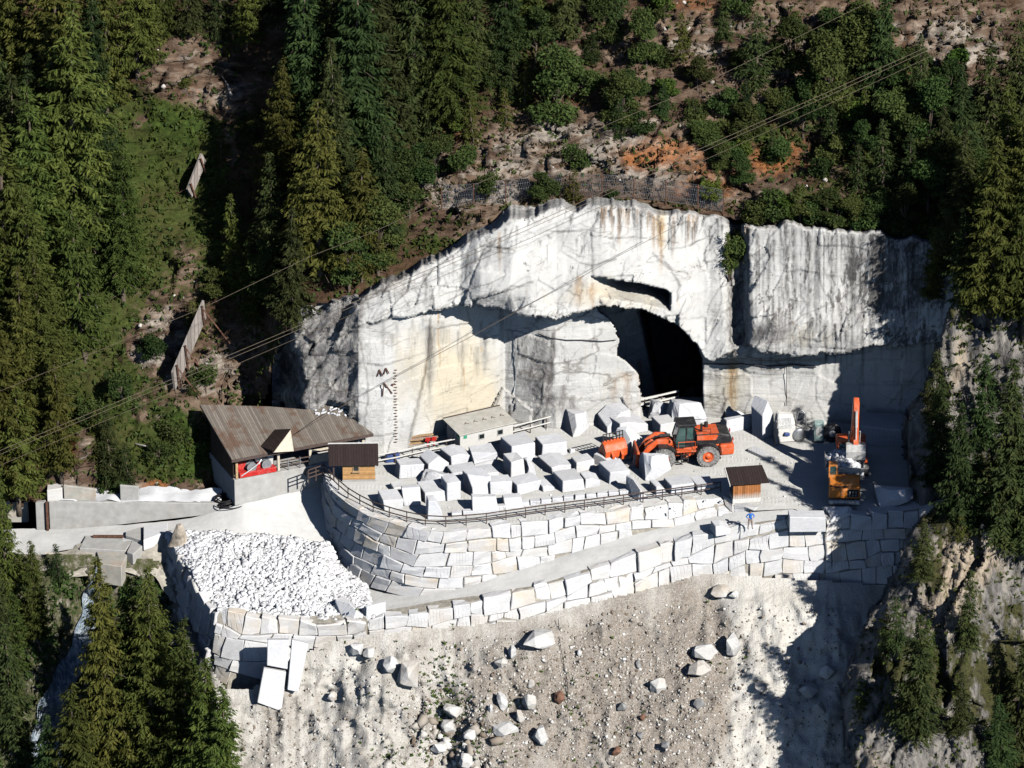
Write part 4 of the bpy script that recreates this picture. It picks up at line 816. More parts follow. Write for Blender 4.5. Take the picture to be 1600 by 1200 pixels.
CUTS = {'box': [], 'wedge': [((.5,0,.55), (.55,-.1,.8))], 'fin': [((.35,0,.5), (.8,0,.6)), ((.7,0,.2), (1,0,.25))], 'chamfer': [((-.3,-.75,.55), (-.35,-.7,.65))], 'slant': [((0,-.35,.5), (0,-.75,.65))], 'slantback': [((0,.2,.6), (.1,.6,.8))],
        'peak': [((.55,0,.35), (.7,0,.7)), ((-.6,0,.6), (-.6,-.1,.8))], 'leftcut': [((-.55,0,.5), (-.7,-.2,.7))], 'corner': [((.6,-.6,.7), (.6,-.5,.6))], 'tri': [((.0,-.2,.3), (.75,-.25,.6)), ((-.85,0,0), (-.9,-.3,.25))], 'poly': [((-.75,-.5,.2), (-.8,-.4,.4)), ((.75,-.5,.1), (.8,-.5,.3)), ((.3,.6,.6), (.3,.5,.8)), ((-.2,-.8,.4), (-.1,-.8,.6)), ((.75,-.4,-.6), (.6,-.5,-.8))]}
def marble_block_mesh(w, d, h, style, seed, bev=.05, rough=0, taper=0):
    rs = random.Random(seed); bm = bmesh.new(); bmesh.ops.create_cube(bm, size=2)
    for v in bm.verts:
        v.co = Vector((v.co.x*(1-taper*(v.co.z > 0))+(rs.random()-.5)*.22, v.co.y+(rs.random()-.5)*.24, v.co.z+(rs.random()-.5)*.24*(v.co.z > 0)))
    for co, no in CUTS[style]: cut(bm, co, no)
    for v in bm.verts: v.co = Vector((v.co.x*w/2, v.co.y*d/2, (v.co.z+1)*h/2))
    finish_block(bm, bev, rough, seed)
    me = bpy.data.meshes.new('marble_block'); bm.to_mesh(me); bm.free(); return me
seedc = [100]
def yblock(px, py, wpx, hpx, d, yaw, style, label, z=0.0, tilt=(0,0), name='marble_block', mat='marble_block', group='marble blocks standing in the yard', rough=0, taper=0, cat='marble block', bev=.05):
    seedc[0] += 1; yw = R(yaw); u = Vector((math.cos(yw), math.sin(yw), 0)); v = Vector((-u.y, u.x, 0)); fl = G(px, py, z); w = wpx/16/math.cos(yw)
    me = marble_block_mesh(w, d, hpx/14.3, style, seedc[0], bev, rough, taper); me.materials.append(M[mat]); o = link(name, me)
    o.location = fl+u*w/2+v*d/2; o.location.z -= .03; o.rotation_euler = (tilt[0], tilt[1], yw); return tag(o, label, cat, group)
YB = [
 (623,749,37,19,1.6,14,'box','cuboid block with a creamy front, nearest the dark-roofed hut beside the shed'),
 (670,742,30,25,1.9,16,'peak','block with a peaked sloping top, second from the hut in the back row'),
 (704,734,35,22,2.0,15,'wedge','block with a left-falling top, third in the back row'),
 (741,732,35,11,1.9,10,'box','flat grey block lying under a second block in the back row'),
 (797,726,38,25,2.7,14,'box','big cuboid block in the middle of the back row, before the prefab cabin'),
 (846,718,39,22,2.0,12,'box','big upright cuboid block at the right end of the back row'),
 (799,748,20,25,2.0,10,'box','tall square block standing just before the big middle back-row block'),
 (821,747,18,20,1.8,8,'tri','block with a slanted triangular top beside the tall square block'),
 (810,774,35,15,2.0,14,'box','broad cuboid block with a clean front in the middle of the yard'),
 (848,769,17,9,1.6,16,'wedge','small low block beside the broad cuboid block in mid yard'),
 (765,774,33,19,1.5,10,'box','plain squarish block left of the broad mid-yard block'),
 (739,777,28,26,2.2,12,'chamfer','tall block with a large chamfered front corner in mid yard'),
 (700,784,19,28,1.8,8,'box','narrow tall block standing upright in the left middle of the yard'),
 (665,786,30,15,2.4,10,'box','wide low block left of the narrow upright block'),
 (630,791,27,20,1.6,6,'slant','block with a sloping front face left of the wide low block'),
 (600,798,28,15,2.2,6,'box','leftmost block of the yard, cream-fronted, close to the curved rail'),
 (616,770,18,8,1.2,8,'box','small block half hidden behind the leftmost blocks of the yard'),
 (708,750,38,10,1.9,12,'box','flat-topped block behind the narrow upright block'),
 (746,753,32,10,2.0,12,'box','flat-topped block behind the tall chamfered block'),
 (668,812,23,26,1.4,4,'fin','fin-shaped block with a rounded sloping back, closest to the curved rail'),
 (739,805,37,20,1.6,6,'slant','block with a steep slanting front, second along the front rail'),
 (789,798,26,12,1.9,6,'slant','low block with a slanting front, third along the front rail'),
 (950,677,36,29,2.0,16,'leftcut','tall block with a cut corner before the white rails of the cave'),
 (966,684,46,20,2.6,22,'wedge','long sloping block leaning behind the huge triangular slab'),
 (972,714,45,34,1.7,14,'tri','huge triangular slab standing beside the orange bucket'),
 (1031,682,25,18,2.0,14,'box','cuboid block just behind the loader cab'),
 (902,739,28,15,1.5,10,'box','cuboid block in front of the orange bucket'),
 (862,742,34,13,2.8,22,'wedge','large tilted slab between the back row and the long mid-yard block'),
 (879,771,33,16,2.8,14,'box','long deep block right of the middle of the yard'),
 (914,763,24,14,1.5,14,'wedge','small tapering block right of the long deep block'),
 (953,757,30,18,2.4,10,'box','block with a rough streaked left side, in front of the loader fork'),
 (994,784,22,24,2.4,14,'tri','angular leaning block close to the front rail before the loader'),
 (1025,774,14,13,1.5,12,'wedge','small square block between the angular block and the long low ones'),
 (1048,773,36,13,2.0,8,'box','long low block, second from the brown-roofed hut'),
 (1090,769,27,10,2.1,10,'corner','flat low block right beside the brown-roofed hut'),
 (1134,677,62,20,1.6,6,'slantback','very long low block lying behind the loader'),
 (1142,662,34,14,1.5,16,'poly','rough rounded block behind the very long low block'),
]
for b in YB: yblock(*b[:5], b[5]+8+(rnd.random()-.5)*18, b[6], 'white '+b[7], tilt=((rnd.random()-.5)*.07, (rnd.random()-.5)*.07))
o = yblock(742,722,34,11,2.0,16,'chamfer','white marble block resting tilted on the flat grey block of the back row', z=.75, tilt=(.05,-.12))
yblock(926,724,34,15,1.0,-38,'wedge','long white marble slab lying askew below the orange bucket')
yblock(655,757,38,15,1.7,-12,'poly','rough unsawn grey marble boulder behind the wide low block', rough=.10, mat='marble_grey_rock', name='marble_boulder', cat='boulder')
yblock(894,683,32,30,2.6,20,'poly','big many-sided white marble boulder standing alone by the back fence', name='marble_boulder', cat='boulder', taper=.1)
yblock(1012,655,32,22,1.8,-10,'poly','rough grey marble boulder below the cave mouth, behind the rails', rough=.12, name='marble_boulder', cat='boulder', mat='marble_grey_rock')
yblock(1046,676,62,36,3.0,8,'poly','largest white marble boulder, right behind the loader cab', rough=.05, name='marble_boulder', cat='boulder', taper=.25)
yblock(1008,752,42,32,2.2,14,'poly','angular white marble boulder standing in front of the loader wheel', rough=.05, name='marble_boulder', cat='boulder', taper=.2)
yblock(890,709,9,6,.6,10,'poly','small white marble stone lying below the big many-sided boulder', name='marble_boulder', cat='boulder')
yblock(1193,688,20,56,1.7,40,'peak','tall pointed white marble slab leaning near the bright yard wall', taper=.25, tilt=(-.1,0))
yblock(1168,706,34,5,.9,-48,'box','thin white stone strip lying flat on the yard behind the loader')
yblock(1346,696,62,28,3.4,-6,'box','large square marble block deep in the shade of the right wall')
yblock(1377,794,52,20,2.4,12,'poly','shaded bluish marble boulder at the yard edge right of the dump truck', name='marble_boulder', cat='boulder')
yblock(1262,688,34,5,2.2,-14,'poly','flat broken slab at the edge of the shade near the saw machine', name='marble_boulder', cat='boulder')
yblock(1232,832,54,22,1.5,2,'box','long white marble kerb block with a grey top on the yard edge below the truck', z=-.75, group='kerb blocks along the ramp edge')
yblock(1296,816,40,14,1.6,20,'poly','low crushed white rock in front of the dump truck', rough=.1, name='marble_boulder', cat='boulder', z=-.1)
yblock(1117,838,24,14,1.4,16,'wedge','white marble block with a sloping grey top beside the standing person', z=-1.4, group='kerb blocks along the ramp edge')
yblock(548,978,28,28,2.3,40,'tri','blue-grey triangular marble slab leaning at the bottom of the ramp', z=-7.4, group='kerb blocks along the ramp edge')
yblock(572,972,30,22,.9,30,'slantback','shiny wedge of marble tilted beside the triangular slab at the ramp bottom', z=-7.4, group='kerb blocks along the ramp edge')
# row of little kerb stones behind the front rail
for i in range(17):
    t = i/16; px = 706+t*(986-706); py = 809-t*36-8*math.sin(t*3.1)*.4
    nm = ('leftmost' if i == 0 else 'rightmost' if i == 16 else ORD[i]+' from the left')
    yblock(px, py, 15, 6.5, .6, 8, 'box', 'small kerb stone, %s of the low row behind the front rail' % nm, name='kerb_stone', cat='kerb stone', group='low kerb stones behind the front rail', bev=.04)

def boulder(sheet, px, py, wpx, hpx, label, mat='marble_block', seed=0, flat_=1.0, name='boulder', group='boulders spilled down the slope', sink=.25):
    rs = random.Random(seed+int(px*7+py)); bm = bmesh.new(); w, h = wpx/16, hpx/16
    for i in range(22):
        v = Vector((rs.gauss(0,1), rs.gauss(0,1), rs.gauss(0,1))).normalized()*(.8+.3*rs.random()); bm.verts.new((v.x*w*.52, v.y*max(w, h)*.42*flat_, v.z*h*.55))
    r = bmesh.ops.convex_hull(bm, input=bm.verts); bmesh.ops.delete(bm, geom=[x for x in r['geom_interior'] if isinstance(x, bmesh.types.BMVert)], context='VERTS')
    bmesh.ops.dissolve_limit(bm, angle_limit=.35, verts=bm.verts, edges=bm.edges); finish_block(bm, .04, .05, seed+int(px))
    me = bpy.data.meshes.new(name); bm.to_mesh(me); bm.free(); me.materials.append(M[mat]); o = link(name, me); p = surf(sheet, px, py); o.location = p+Vector((0, -h*.28, h*sink)); o.rotation_euler.z = rs.random()*.6; return tag(o, label, 'boulder', group)
marble('spill_marble', base=(.64,.63,.61), tint=(.46,.40,.33), tintamt=1.0, vein=(.40,.39,.37))
simple('brown_rock', (.20,.105,.07), .9, 0, .3, 2); simple('grey_rock', (.26,.255,.25), .9, 0, .3, 1.5)
SB = [(844,1000,64,22,'long pointed white slab lying just below the long ramp wall',0),(783,1098,21,30,'white leaf-shaped boulder in the middle of the spill slope',0),(827,1099,22,26,'white diamond-shaped boulder right of the leaf-shaped one',0),(813,1121,15,22,'slim white boulder below the diamond-shaped one',0),(790,1142,38,20,'broad flat white boulder below the slim one',0),(844,1152,24,32,'white triangular boulder standing low on the spill slope',0),(766,1109,9,15,'narrow white stone left of the leaf-shaped boulder',0),
 (707,1112,32,24,'white curved boulder at the top of the dark boulder gully',0),(702,1138,28,22,'cracked white boulder in the dark boulder gully',0),(686,1170,26,22,'grey-white boulder at the left edge of the boulder gully',0),(728,1190,24,26,'white boulder at the bottom of the boulder gully',0),(735,1150,24,18,'flat white boulder on the right of the boulder gully',0),(783,1036,22,14,'small white wedge high on the spill slope',0),(800,1020,12,24,'upright white stone under the ramp wall',0),(829,1070,13,14,'round white stone above the diamond-shaped boulder',0),
 (874,1092,19,24,'rust-brown boulder in the middle of the brown scree',1),(1028,1075,28,27,'lone rounded white boulder on the right brown scree',0),(972,1104,17,15,'pale grey boulder sunk in the brown scree',2),(905,1021,9,11,'small oval white stone near the top of the scree',0),(997,1040,9,15,'upright grey stone high on the brown scree',2),(962,1176,15,18,'rust-brown boulder at the bottom of the scree',1),(1004,1122,12,12,'small rust-brown stone right of the scree middle',1),
 (1102,1021,42,22,'long white block stranded above another by green weeds',0),(1090,1049,38,25,'square white block stranded on the spill beside green weeds',0),(1143,1012,28,36,'pale dusty boulder beside the stranded white blocks',0),(1092,1100,20,20,'blue-grey boulder right of the brown scree',2),(1188,1075,20,18,'dusty pale boulder in the white dust run',0),(1262,1080,30,22,'pale boulder lying in the ridge shadow, upper one',0),(1282,1108,22,20,'pale boulder lying in the ridge shadow, lower one',0),(1292,1052,30,24,'block lying in the ridge shadow close to the grey ridge',0),(1125,926,32,20,'rough boulder at the foot of the ramp wall by a weed tuft',0),(1146,930,17,14,'smaller boulder at the foot of the ramp wall',0),
 (556,1016,26,22,'cream boulder at the foot of the wall below the ramp bottom',0),(576,1022,22,18,'cream boulder beside another below the ramp bottom',0),(640,1060,36,50,'tall pale outcrop stone in the white washed slope',0),(610,1040,30,24,'pale outcrop stone below the ramp bottom',0),(1040,1165,16,14,'grey stone at the bottom right of the scree',2),(1000,1150,12,14,'dark grey stone low on the scree',2),(520,1090,18,16,'whitish stone on the bare slope right of the long slabs',0)]
for i, (x, y, w_, h_, lb, k) in enumerate(SB): boulder('s', x, y, w_, h_, lb, ['spill_marble', 'brown_rock', 'grey_rock'][k], i)
o = boulder('c', 1080, 618, 34, 30, 'rough pale rock lump at the right corner of the cave mouth', 'marble_grey_rock', 77, 1.0, 'boulder', None)
# rocks in the gully: many more small ones, told apart by nothing
def leaning_slab(pxs, ys, label, th=.7):
    """a long slab resting on the slope: four picture corners on the slope surface, raised and given thickness"""
    P = [GY(x, y, yy) for (x, y), yy in zip(pxs, ys)]
    c = sum(P, Vector())/4; nrm = (P[1]-P[0]).cross(P[3]-P[0]).normalized()
    if nrm.y > 0: nrm = -nrm
    mb = MB(); mb.hexa([p-c-nrm*th for p in P], [p-c for p in P]); o = mb.build('marble_slab', M['marble_block'], None, False, .05); o.location = c; tag(o, label, 'marble slab', 'long slabs leaning below the rubble heap')
leaning_slab([(402,1098),(440,1112),(447,1050),(412,1044)], (-42.6,-42.6,-41.8,-41.8), 'lowest and largest white slab leaning below the rubble heap wall')
leaning_slab([(417,1040),(449,1046),(452,1000),(418,1000)], (-41.7,-41.7,-41.15,-41.15), 'white slab just above the largest leaning slab')
leaning_slab([(449,1078),(466,1082),(482,1006),(456,1000)], (-42.2,-42.2,-41.15,-41.15), 'narrow white slab leaning right of the other two long slabs')

# ---- loose stone that nobody could count
def stones_mat(name, stops):
    m, nt, b = new_mat(name); n = N(nt); r = n.n('ShaderNodeNewGeometry').outputs['Random Per Island']; c = n.ramp(r, stops, 'LINEAR'); n.l(c, b.inputs['Base Color']); b.inputs['Roughness'].default_value = .9; b.inputs['Specular IOR Level'].default_value = .1; M[name] = m
stones_mat('heap_stones', [(0, (.50,.49,.485)), (.15, (.66,.66,.665)), (.6, (.76,.76,.775)), (1, (.80,.80,.81))])
stones_mat('spill_stones', [(0, (.17,.125,.09)), (.25, (.30,.25,.20)), (.5, (.44,.40,.345)), (.8, (.58,.55,.50)), (1, (.72,.70,.67))])
stones_mat('hill_stones', [(0, (.14,.11,.09)), (.4, (.30,.26,.22)), (.8, (.52,.48,.43)), (1, (.58,.54,.49))])
def stones(name, label, P, size, mat, seed, sink=.2):
    rs = np.random.RandomState(seed); n = len(P); cube = np.array([(x,y,z) for z in (-1,1) for y in (-1,1) for x in (-1,1)], float)
    q = cube[None]*(.5+.5*rs.rand(n,1,3))+(rs.rand(n,8,3)-.5)*.7; sz = size[0]+(size[1]-size[0])*rs.rand(n)**2.6
    A = rs.randn(n,3,3); Q, _ = np.linalg.qr(A); V = np.einsum('nij,nkj->nki', Q, q)*sz[:, None, None]+P[:, None]; V[..., 2] += (sz*sink)[:, None]
    F = np.array([(0,2,3,1),(4,5,7,6),(0,1,5,4),(2,6,7,3),(0,4,6,2),(1,3,7,5)]); FF = (np.arange(n)[:, None, None]*8+F[None]).reshape(-1, 4)
    return tag(link(name, np_mesh(name, V.reshape(-1,3), FF, mat)), label, 'loose stone', None, 'stuff')
def res_(L, k): 
    L = [Vector(p) for p in L]; d = [0]
    for i in range(len(L)-1): d.append(d[-1]+(L[i+1]-L[i]).length)
    d = [x/d[-1] for x in d]; return lambda t: np.stack([np.interp(t, d, [p[c] for p in L]) for c in range(3)], -1)
rs = np.random.RandomState(4); n = 22000; a, t = rs.rand(n), rs.rand(n)*.95+.01; fa, fb = res_(HI, 9), res_(HO, 9); P = fa(a)*(1-t[:, None])+fb(a)*t[:, None]; P[:, 2] += .25*fbm(P*.5, 4, 9)+.55*np.sin(3.1416*t)*np.sin(3.1416*a)+.1
P = P[(t > .05+.2*(a < .25)*(1-a*4))]
stones('rubble_heap', 'heap of small broken white marble rubble filling the terrace below the road', P, (.045,.28), M['heap_stones'], 2, .1)
def slope_pts(sheet, n, box, fn, seed):
    rs = np.random.RandomState(seed); yf, df = {'m': (Y_m, D_m), 's': (Y_s, D_s), 'r': (Y_r, D_r)}[sheet]; px = box[0]+(box[2]-box[0])*rs.rand(n); py = box[1]+(box[3]-box[1])*rs.rand(n); k = rs.rand(n) < fn(px, py); px, py = px[k], py[k]
    y = yf(px, py); y = y+df(WY(px, py, y), px, py); return WY(px, py, y)
stones('spill_stones', 'loose white and brown stones scattered over the spill slope', slope_pts('s', 22000, (380,945,1330,1240), lambda x, y: (y > ip(x, SE)+6)*(x < ip(y, RL)-5)*(.18+.75*blobs(x, y, [(880,1080,200,110,.8),(720,1150,80,60,.9),(1050,1080,110,110,.8),(450,1150,60,60,.4)])), 3), (.03,.15), M['spill_stones'], 3, .05)
stones('gully_rocks', 'jumble of angular white rocks in the dark boulder gully', slope_pts('s', 300, (640,1080,800,1240), lambda x, y: blobs(x, y, [(705,1150,50,50,.9),(740,1195,50,30,.8)]), 5), (.12,.55), M['spill_stones'], 6, .1)
stones('hill_stones', 'loose weathered stones on the mountain slope', slope_pts('m', 4200, (-40,0,1640,790), lambda x, y: (y < ip(x, MB_)-4)*(.01+.25*m_rock(x, y)), 8), (.05,.26), M['hill_stones'], 7, .15)
rs = np.random.RandomState(14); n = 1500; px = 600+650*rs.rand(n); py = 640+160*rs.rand(n); P = WZ(px, py, .0); P = P[(py > 820-.3*(px-600)*.6)*(rs.rand(n) < .8) | (rs.rand(n) < .25)]
P = P[[i for i in range(len(P)) if P[i][1] < -9.5]]
stones('yard_chips', 'small white marble chips strewn over the yard floor', P, (.02,.10), M['heap_stones'], 15, .2)
# ================================================================== BUILDINGS, FENCES, SITE GEAR
def planks(name, col, width=.2, axis='X', var=.3, stain=None, rough=.85, dust=None):
    m, nt, b = new_mat(name); n = N(nt); v = n.obj(); sx = n.n('ShaderNodeSeparateXYZ'); n.l(v, sx.inputs[0]); x = sx.outputs[axis]
    q = n.math('DIVIDE', x, width); fl = n.math('FLOOR', q); fr = n.math('FRACT', q)
    wn = n.n('ShaderNodeTexWhiteNoise', noise_dimensions='1D'); n.l(fl, wn.inputs['W'])
    c = n.mix(wn.outputs[0], tuple(k*(1-var) for k in col), tuple(min(1, k*(1+var)) for k in col))
    sc_ = (9,9,9); g = n.noise(n.mapg(v, (6,1.2,1.2) if axis == 'X' else (1.2,6,1.2)), 2, 6, .65); c = n.mix(n.ramp(g, [(.4, 0), (.7, .6)]), c, tuple(k*.55 for k in col))
    if stain: c = n.mix(n.ramp(n.noise(v, .45, 6, .62), [(.5, 0), (.6, stain[1])]), c, stain[0])
    if dust:
        c = n.mix(n.ramp(n.math('MULTIPLY', n.math('ADD', sx.outputs['Z'], n.math('MULTIPLY', n.noise(v, 2.5, 5), .6)), .5), [(dust[0]*.5, .85), (dust[1]*.5+.2, 0)]), c, (.55,.52,.47))
    gap = n.ramp(n.math('ABSOLUTE', n.math('SUBTRACT', fr, .5)), [(.42, 0), (.47, .8)]); c = n.mix(gap, c, tuple(k*.2 for k in col))
    n.l(c, b.inputs['Base Color']); b.inputs['Roughness'].default_value = rough; b.inputs['Specular IOR Level'].default_value = .15; n.bump(b, n.math('SUBTRACT', g, gap), .5, .03); M[name] = m
planks('roof_boards', (.215,.185,.155), .22, 'X', .28, ((.13,.07,.045), .75))
planks('dark_boards', (.085,.065,.05), .2, 'Y', .25); planks('orange_boards', (.58,.33,.14), .16, 'Z', .2); planks('rust_boards', (.42,.17,.06), .22, 'X', .3, None, .85, (.85, 1.0))
planks('grey_boards', (.33,.29,.26), .3, 'X', .25); planks('roof_sheet', (.045,.032,.03), .25, 'X', .12, None, .5)
simple('wood', (.50,.33,.18), .8, 0, .25, 5); simple('pale_wood', (.60,.53,.42), .85, 0, .15, 5); simple('dark_rail', (.10,.07,.06), .8, 0, .25, 6); simple('white_rail', (.72,.70,.66), .7, 0, .08, 4)
simple('steel', (.40,.41,.42), .45, .6, .2, 4); simple('dark_steel', (.05,.05,.055), .5, .3, .3, 5); simple('rust_steel', (.15,.075,.05), .8, .1, .4, 6); simple('red_paint', (.55,.03,.025), .45, 0, .2, 4, ((.45,.4,.36), .35))
simple('glass_dark', (.015,.02,.022), .12, 0, .1, 2, None, .6); simple('white_panel', (.60,.585,.55), .6, 0, .06, 3); simple('cabin_roof', (.55,.525,.465), .7, 0, .12, 1.5, ((.42,.36,.28), .4)); simple('grey_panel', (.42,.42,.41), .6, 0, .1, 3)
simple('green_sign', (.05,.32,.18), .5, 0, .1, 3); simple('blue_tarp', (.05,.09,.24), .5, 0, .2, 3); simple('rubber', (.02,.02,.02), .8, 0, .3, 6); simple('wire', (.26,.27,.30), .5, .5, .1, 3); simple('hose_black', (.015,.015,.017), .5, 0, .2, 5)
class Frame:
    """a yawed local frame: x along the front, y into depth, z up"""
    def __init__(s, o, yaw): s.o = Vector(o); s.yaw = yaw
    def root(s, name, label, cat, group=None): s.r = empty(name, s.o, s.yaw, label, cat, group); return s.r
    def local(s, P): q = Vector(P)-s.o; c, n_ = math.cos(s.yaw), math.sin(s.yaw); return Vector((q.x*c+q.y*n_, -q.x*n_+q.y*c, q.z))
# ---- the plank-roofed shed
e0, e1 = G(362,718,2.5), G(583,677,2.5); yaw = math.atan2(e1.y-e0.y, e1.x-e0.x); F_ = Frame(e0, yaw); shed = F_.root('work_shed', 'open-fronted shed with a grey plank roof on a concrete base left of the cave', 'shed')
LEN = (e1-e0).length; sl_ = 2.5/7.9
def roofpt(px, py, up=0.0):
    c, n_ = math.cos(yaw), math.sin(yaw); d = Vector(rays(px, py)); C = Vector(CAM)-e0; nr = Vector((n_*sl_, -c*sl_, 1.0)); t = (up-C.dot(nr))/d.dot(nr); return F_.local(Vector(CAM)+d*t)
rp = [roofpt(*p) for p in [(362,718),(583,677),(548,652),(520,628),(500,631),(480,640),(420,635),(312,632)]]
mb = MB(); mb.hexa([p+Vector((0,0,-.2)) for p in rp], rp); mb.build('roof', M['roof_boards'], shed)
mb = MB(); mb.bar(rp[0]+Vector((-.03,-.06,-.16)), rp[1]+Vector((0,-.06,-.16)), .09, .26); mb.build('fascia', M['dark_rail'], shed)
rf = [c for c in shed.children if c.name.startswith('roof')][0]
# raised hood for the cableway
q1, q2, q5 = roofpt(407,697), roofpt(429,671), roofpt(459,703); q3, q4 = roofpt(454,670,1.3), roofpt(428,705,.9)
mb = MB(); mb.hexa([p-Vector((0,0,.1)) for p in (q1,q4,q3,q2)], [q1,q4,q3,q2]); hd = mb.build('hood_roof', M['roof_sheet'], rf)
mb = MB(); mb.hexa([p+Vector((-.08,.05,-.13)) for p in (q4,q5,q3)], [p+Vector((0,0,-.13)) for p in (q4,q5,q3)]); mb.build('hood_side', M['pale_wood'], rf)
mb = MB(); rr_ = random.Random(5)
for k in range(22): 
    q = roofpt(488+52*rr_.random(), 637+14*rr_.random()); mb.box((q.x, q.y, q.z+.05), (.2+.3*rr_.random(), .2, .14), (rr_.random(), .2, rr_.random()*3))
mb.build('roof_debris', M['heap_stones'], rf)
FZ = -2.5; BZ = -5.15; BL = 9.3
mb = MB(); mb.box((.45+BL/2, .9, (BZ+FZ)/2-.05), (BL, .5, FZ-BZ)); mb.box((.65, 4.2, (BZ+FZ)/2-.05), (.5, 6.1, FZ-BZ)); mb.box((.7+BL/2, 4.1, FZ-.15), (BL-.4, 6.0, .2)); mb.build('concrete_base', M['concrete'], shed, False, .03)
mb = MB(); mb.hexa([(.45,1.0,FZ),(.45,6.9,FZ),(.45,6.9,1.9),(.45,1.0,.05)], [(.57,1.0,FZ),(.57,6.9,FZ),(.57,6.9,1.9),(.57,1.0,.05)]); mb.build('side_wall', M['dark_boards'], shed)
PZ = (FZ+.0)/2
for x in (.8, 5.0, 8.2, 10.2, 13.6):
    mb = MB(); mb.box((x, .95, PZ-.05), (.24, .24, -FZ)); mb.build('post', M['pale_wood'] if x > 2 else M['wood'], shed, False, .02)
for x, s_ in ((.8,1), (5.0,-1), (5.0,1), (8.2,-1), (8.2,1), (10.2,1), (13.6,-1)):
    mb = MB(); mb.bar((x, .95, -.95), (x+s_*.75, .95, -.1), .13); mb.build('brace', M['wood'], shed)
mb = MB(); mb.box((7.2, .95, .0), (13.6, .22, .26)); mb.build('front_beam', M['wood'], shed)
mb = MB(); mb.box((6.6, 4.6, FZ+1.5), (11.0, .15, 3.0)); mb.build('rear_wall', M['grey_panel'], shed)
mb = MB(); mb.box((9.3, .98, FZ+.45), (1.9, .14, .9)); mb.box((9.3, .96, FZ+1.35), (1.9, .1, .22)); mb.build('parapet', M['pale_wood'], shed)
for z in (FZ+.95, FZ+.5):
    mb = MB(); mb.bar((5.2, .72, z), (8.1, .72, z), .09); mb.build('guard_rail', M['dark_rail'], shed)
for x in (5.9, 7.1):
    mb = MB(); mb.bar((x, .70, FZ+1.1), (x, .70, FZ-.1), .08); mb.build('rail_post', M['steel'], shed)
mb = MB(); mb.box((8.6, .45, FZ-.55), (2.2, .35, .6)); mb.build('loading_step', M['grey_boards'], shed)
# winch machine in the left bay
wp = Frame(e0+Vector((math.cos(yaw)*2.9-math.sin(yaw)*1.7, math.sin(yaw)*2.9+math.cos(yaw)*1.7, FZ-.04)), yaw); wn = wp.root('winch_machine', 'red cableway winch with grey drums in the left bay of the shed', 'winch')
mb = MB(); mb.box((0,-.5,.25), (3.7,.9,.5)); mb.box((-1.3,.1,.8), (.9,.6,1.1)); mb.box((.2,.3,1.35), (2.6,.4,.2)); mb.box((-.1,-.1,.65), (1.2,.7,.5)); mb.build('frame', M['red_paint'], wn, False, .04)
for x in (-.55, .95):
    mb = MB(); mb.lathe([(.2,-.3),(.48,-.3),(.48,-.22),(.3,-.2),(.3,.2),(.48,.22),(.48,.3),(.2,.3)], (x,-.45,.85)); mb.build('drum', M['steel'], wn, False)
mb = MB(); mb.lathe([(.25,-.35),(.36,-.3),(.36,.3),(.25,.35)], (.25,-.1,1.45)); mb.build('motor', M['steel'], wn, False)
mb = MB(); mb.box((1.55,.1,.95), (.6,.6,1.3)); mb.build('control_cabinet', M['white_panel'], wn, False, .03)
mb = MB(); mb.tube([(-1.7,-.95,.25),(-.9,-.95,.65),(.1,-.9,1.2),(.6,-.6,1.6)], .06); mb.build('pipe', M['steel'], wn)
# ---- hut with a dark sheet roof beside the shed
h0 = G(520,753); hut = empty('site_hut', h0, R(2), 'orange timber hut with a dark sheet roof and small window beside the shed', 'hut')
mb = MB(); mb.box((2.45,.9,1.02), (3.05,1.8,1.66)); mb.build('walls', M['orange_boards'], hut, False, .02)
mb = MB(); mb.box((2.45,.9,.1), (3.1,1.86,.2)); mb.build('base', M['concrete'], hut)
mb = MB(); mb.hexa([(-.35,-.35,1.80),(4.3,-.35,1.80),(4.3,2.0,2.95),(-.35,2.0,2.95)], [(-.35,-.35,1.9),(4.3,-.35,1.9),(4.3,2.0,3.05),(-.35,2.0,3.05)]); mb.build('roof', M['roof_sheet'], hut)
mb = MB(); mb.box((1.97,1.98,3.0), (4.75,.1,.2)); mb.build('ridge_cap', M['white_rail'], hut)
mb = MB(); mb.box((2.2,-.02,1.33), (.68,.08,.62)); wf = mb.build('window', M['wood'], hut, False, .02)
mb = MB(); mb.box((2.2,-.05,1.36), (.46,.06,.40)); mb.build('pane', M['glass_dark'], wf)
mb = MB(); mb.box((2.2,-.1,1.0), (.8,.16,.06)); mb.build('sill', M['wood'], wf)
mb = MB(); mb.box((.1,.1,1.0), (.14,.14,1.9)); mb.build('porch_post', M['dark_rail'], hut)
mb = MB(); mb.box((.9,1.3,.85), (.08,1.0,1.7)); mb.build('door', M['dark_boards'], hut)
# ---- brown-roofed hut by the ramp
a0, a1 = G(1145,787), G(1188,784); y2 = math.atan2(a1.y-a0.y, a1.x-a0.x); h2 = empty('site_hut', a0, y2, 'rust-brown timber hut with a sloping corrugated roof where the ramp meets the yard', 'hut'); W2 = (a1-a0).length; d2 = 1.5
mb = MB(); mb.box((W2/2,0,1.25), (W2,.08,1.55)); mb.box((W2-.04,d2/2,1.3), (.08,d2,1.7)); mb.box((W2/2,d2,1.5), (W2,.08,2.1)); mb.build('walls', M['rust_boards'], h2)
mb = MB(); mb.box((W2/2,d2/2,.25), (W2+.06,d2+.06,.5)); mb.build('plinth', M['white_rail'], h2, False, .02)
mb = MB(); mb.hexa([(0,.04,.5),(.06,.04,.5),(.06,d2,.5),(0,d2,.5)], [(0,.04,.95),(.06,.04,.95),(.06,d2,.95),(0,d2,.95)]); mb.box((.04,.06,1.2), (.1,.1,1.75)); mb.box((.04,d2-.05,1.45), (.1,.1,2.2)); mb.build('side_frame', M['grey_boards'], h2)
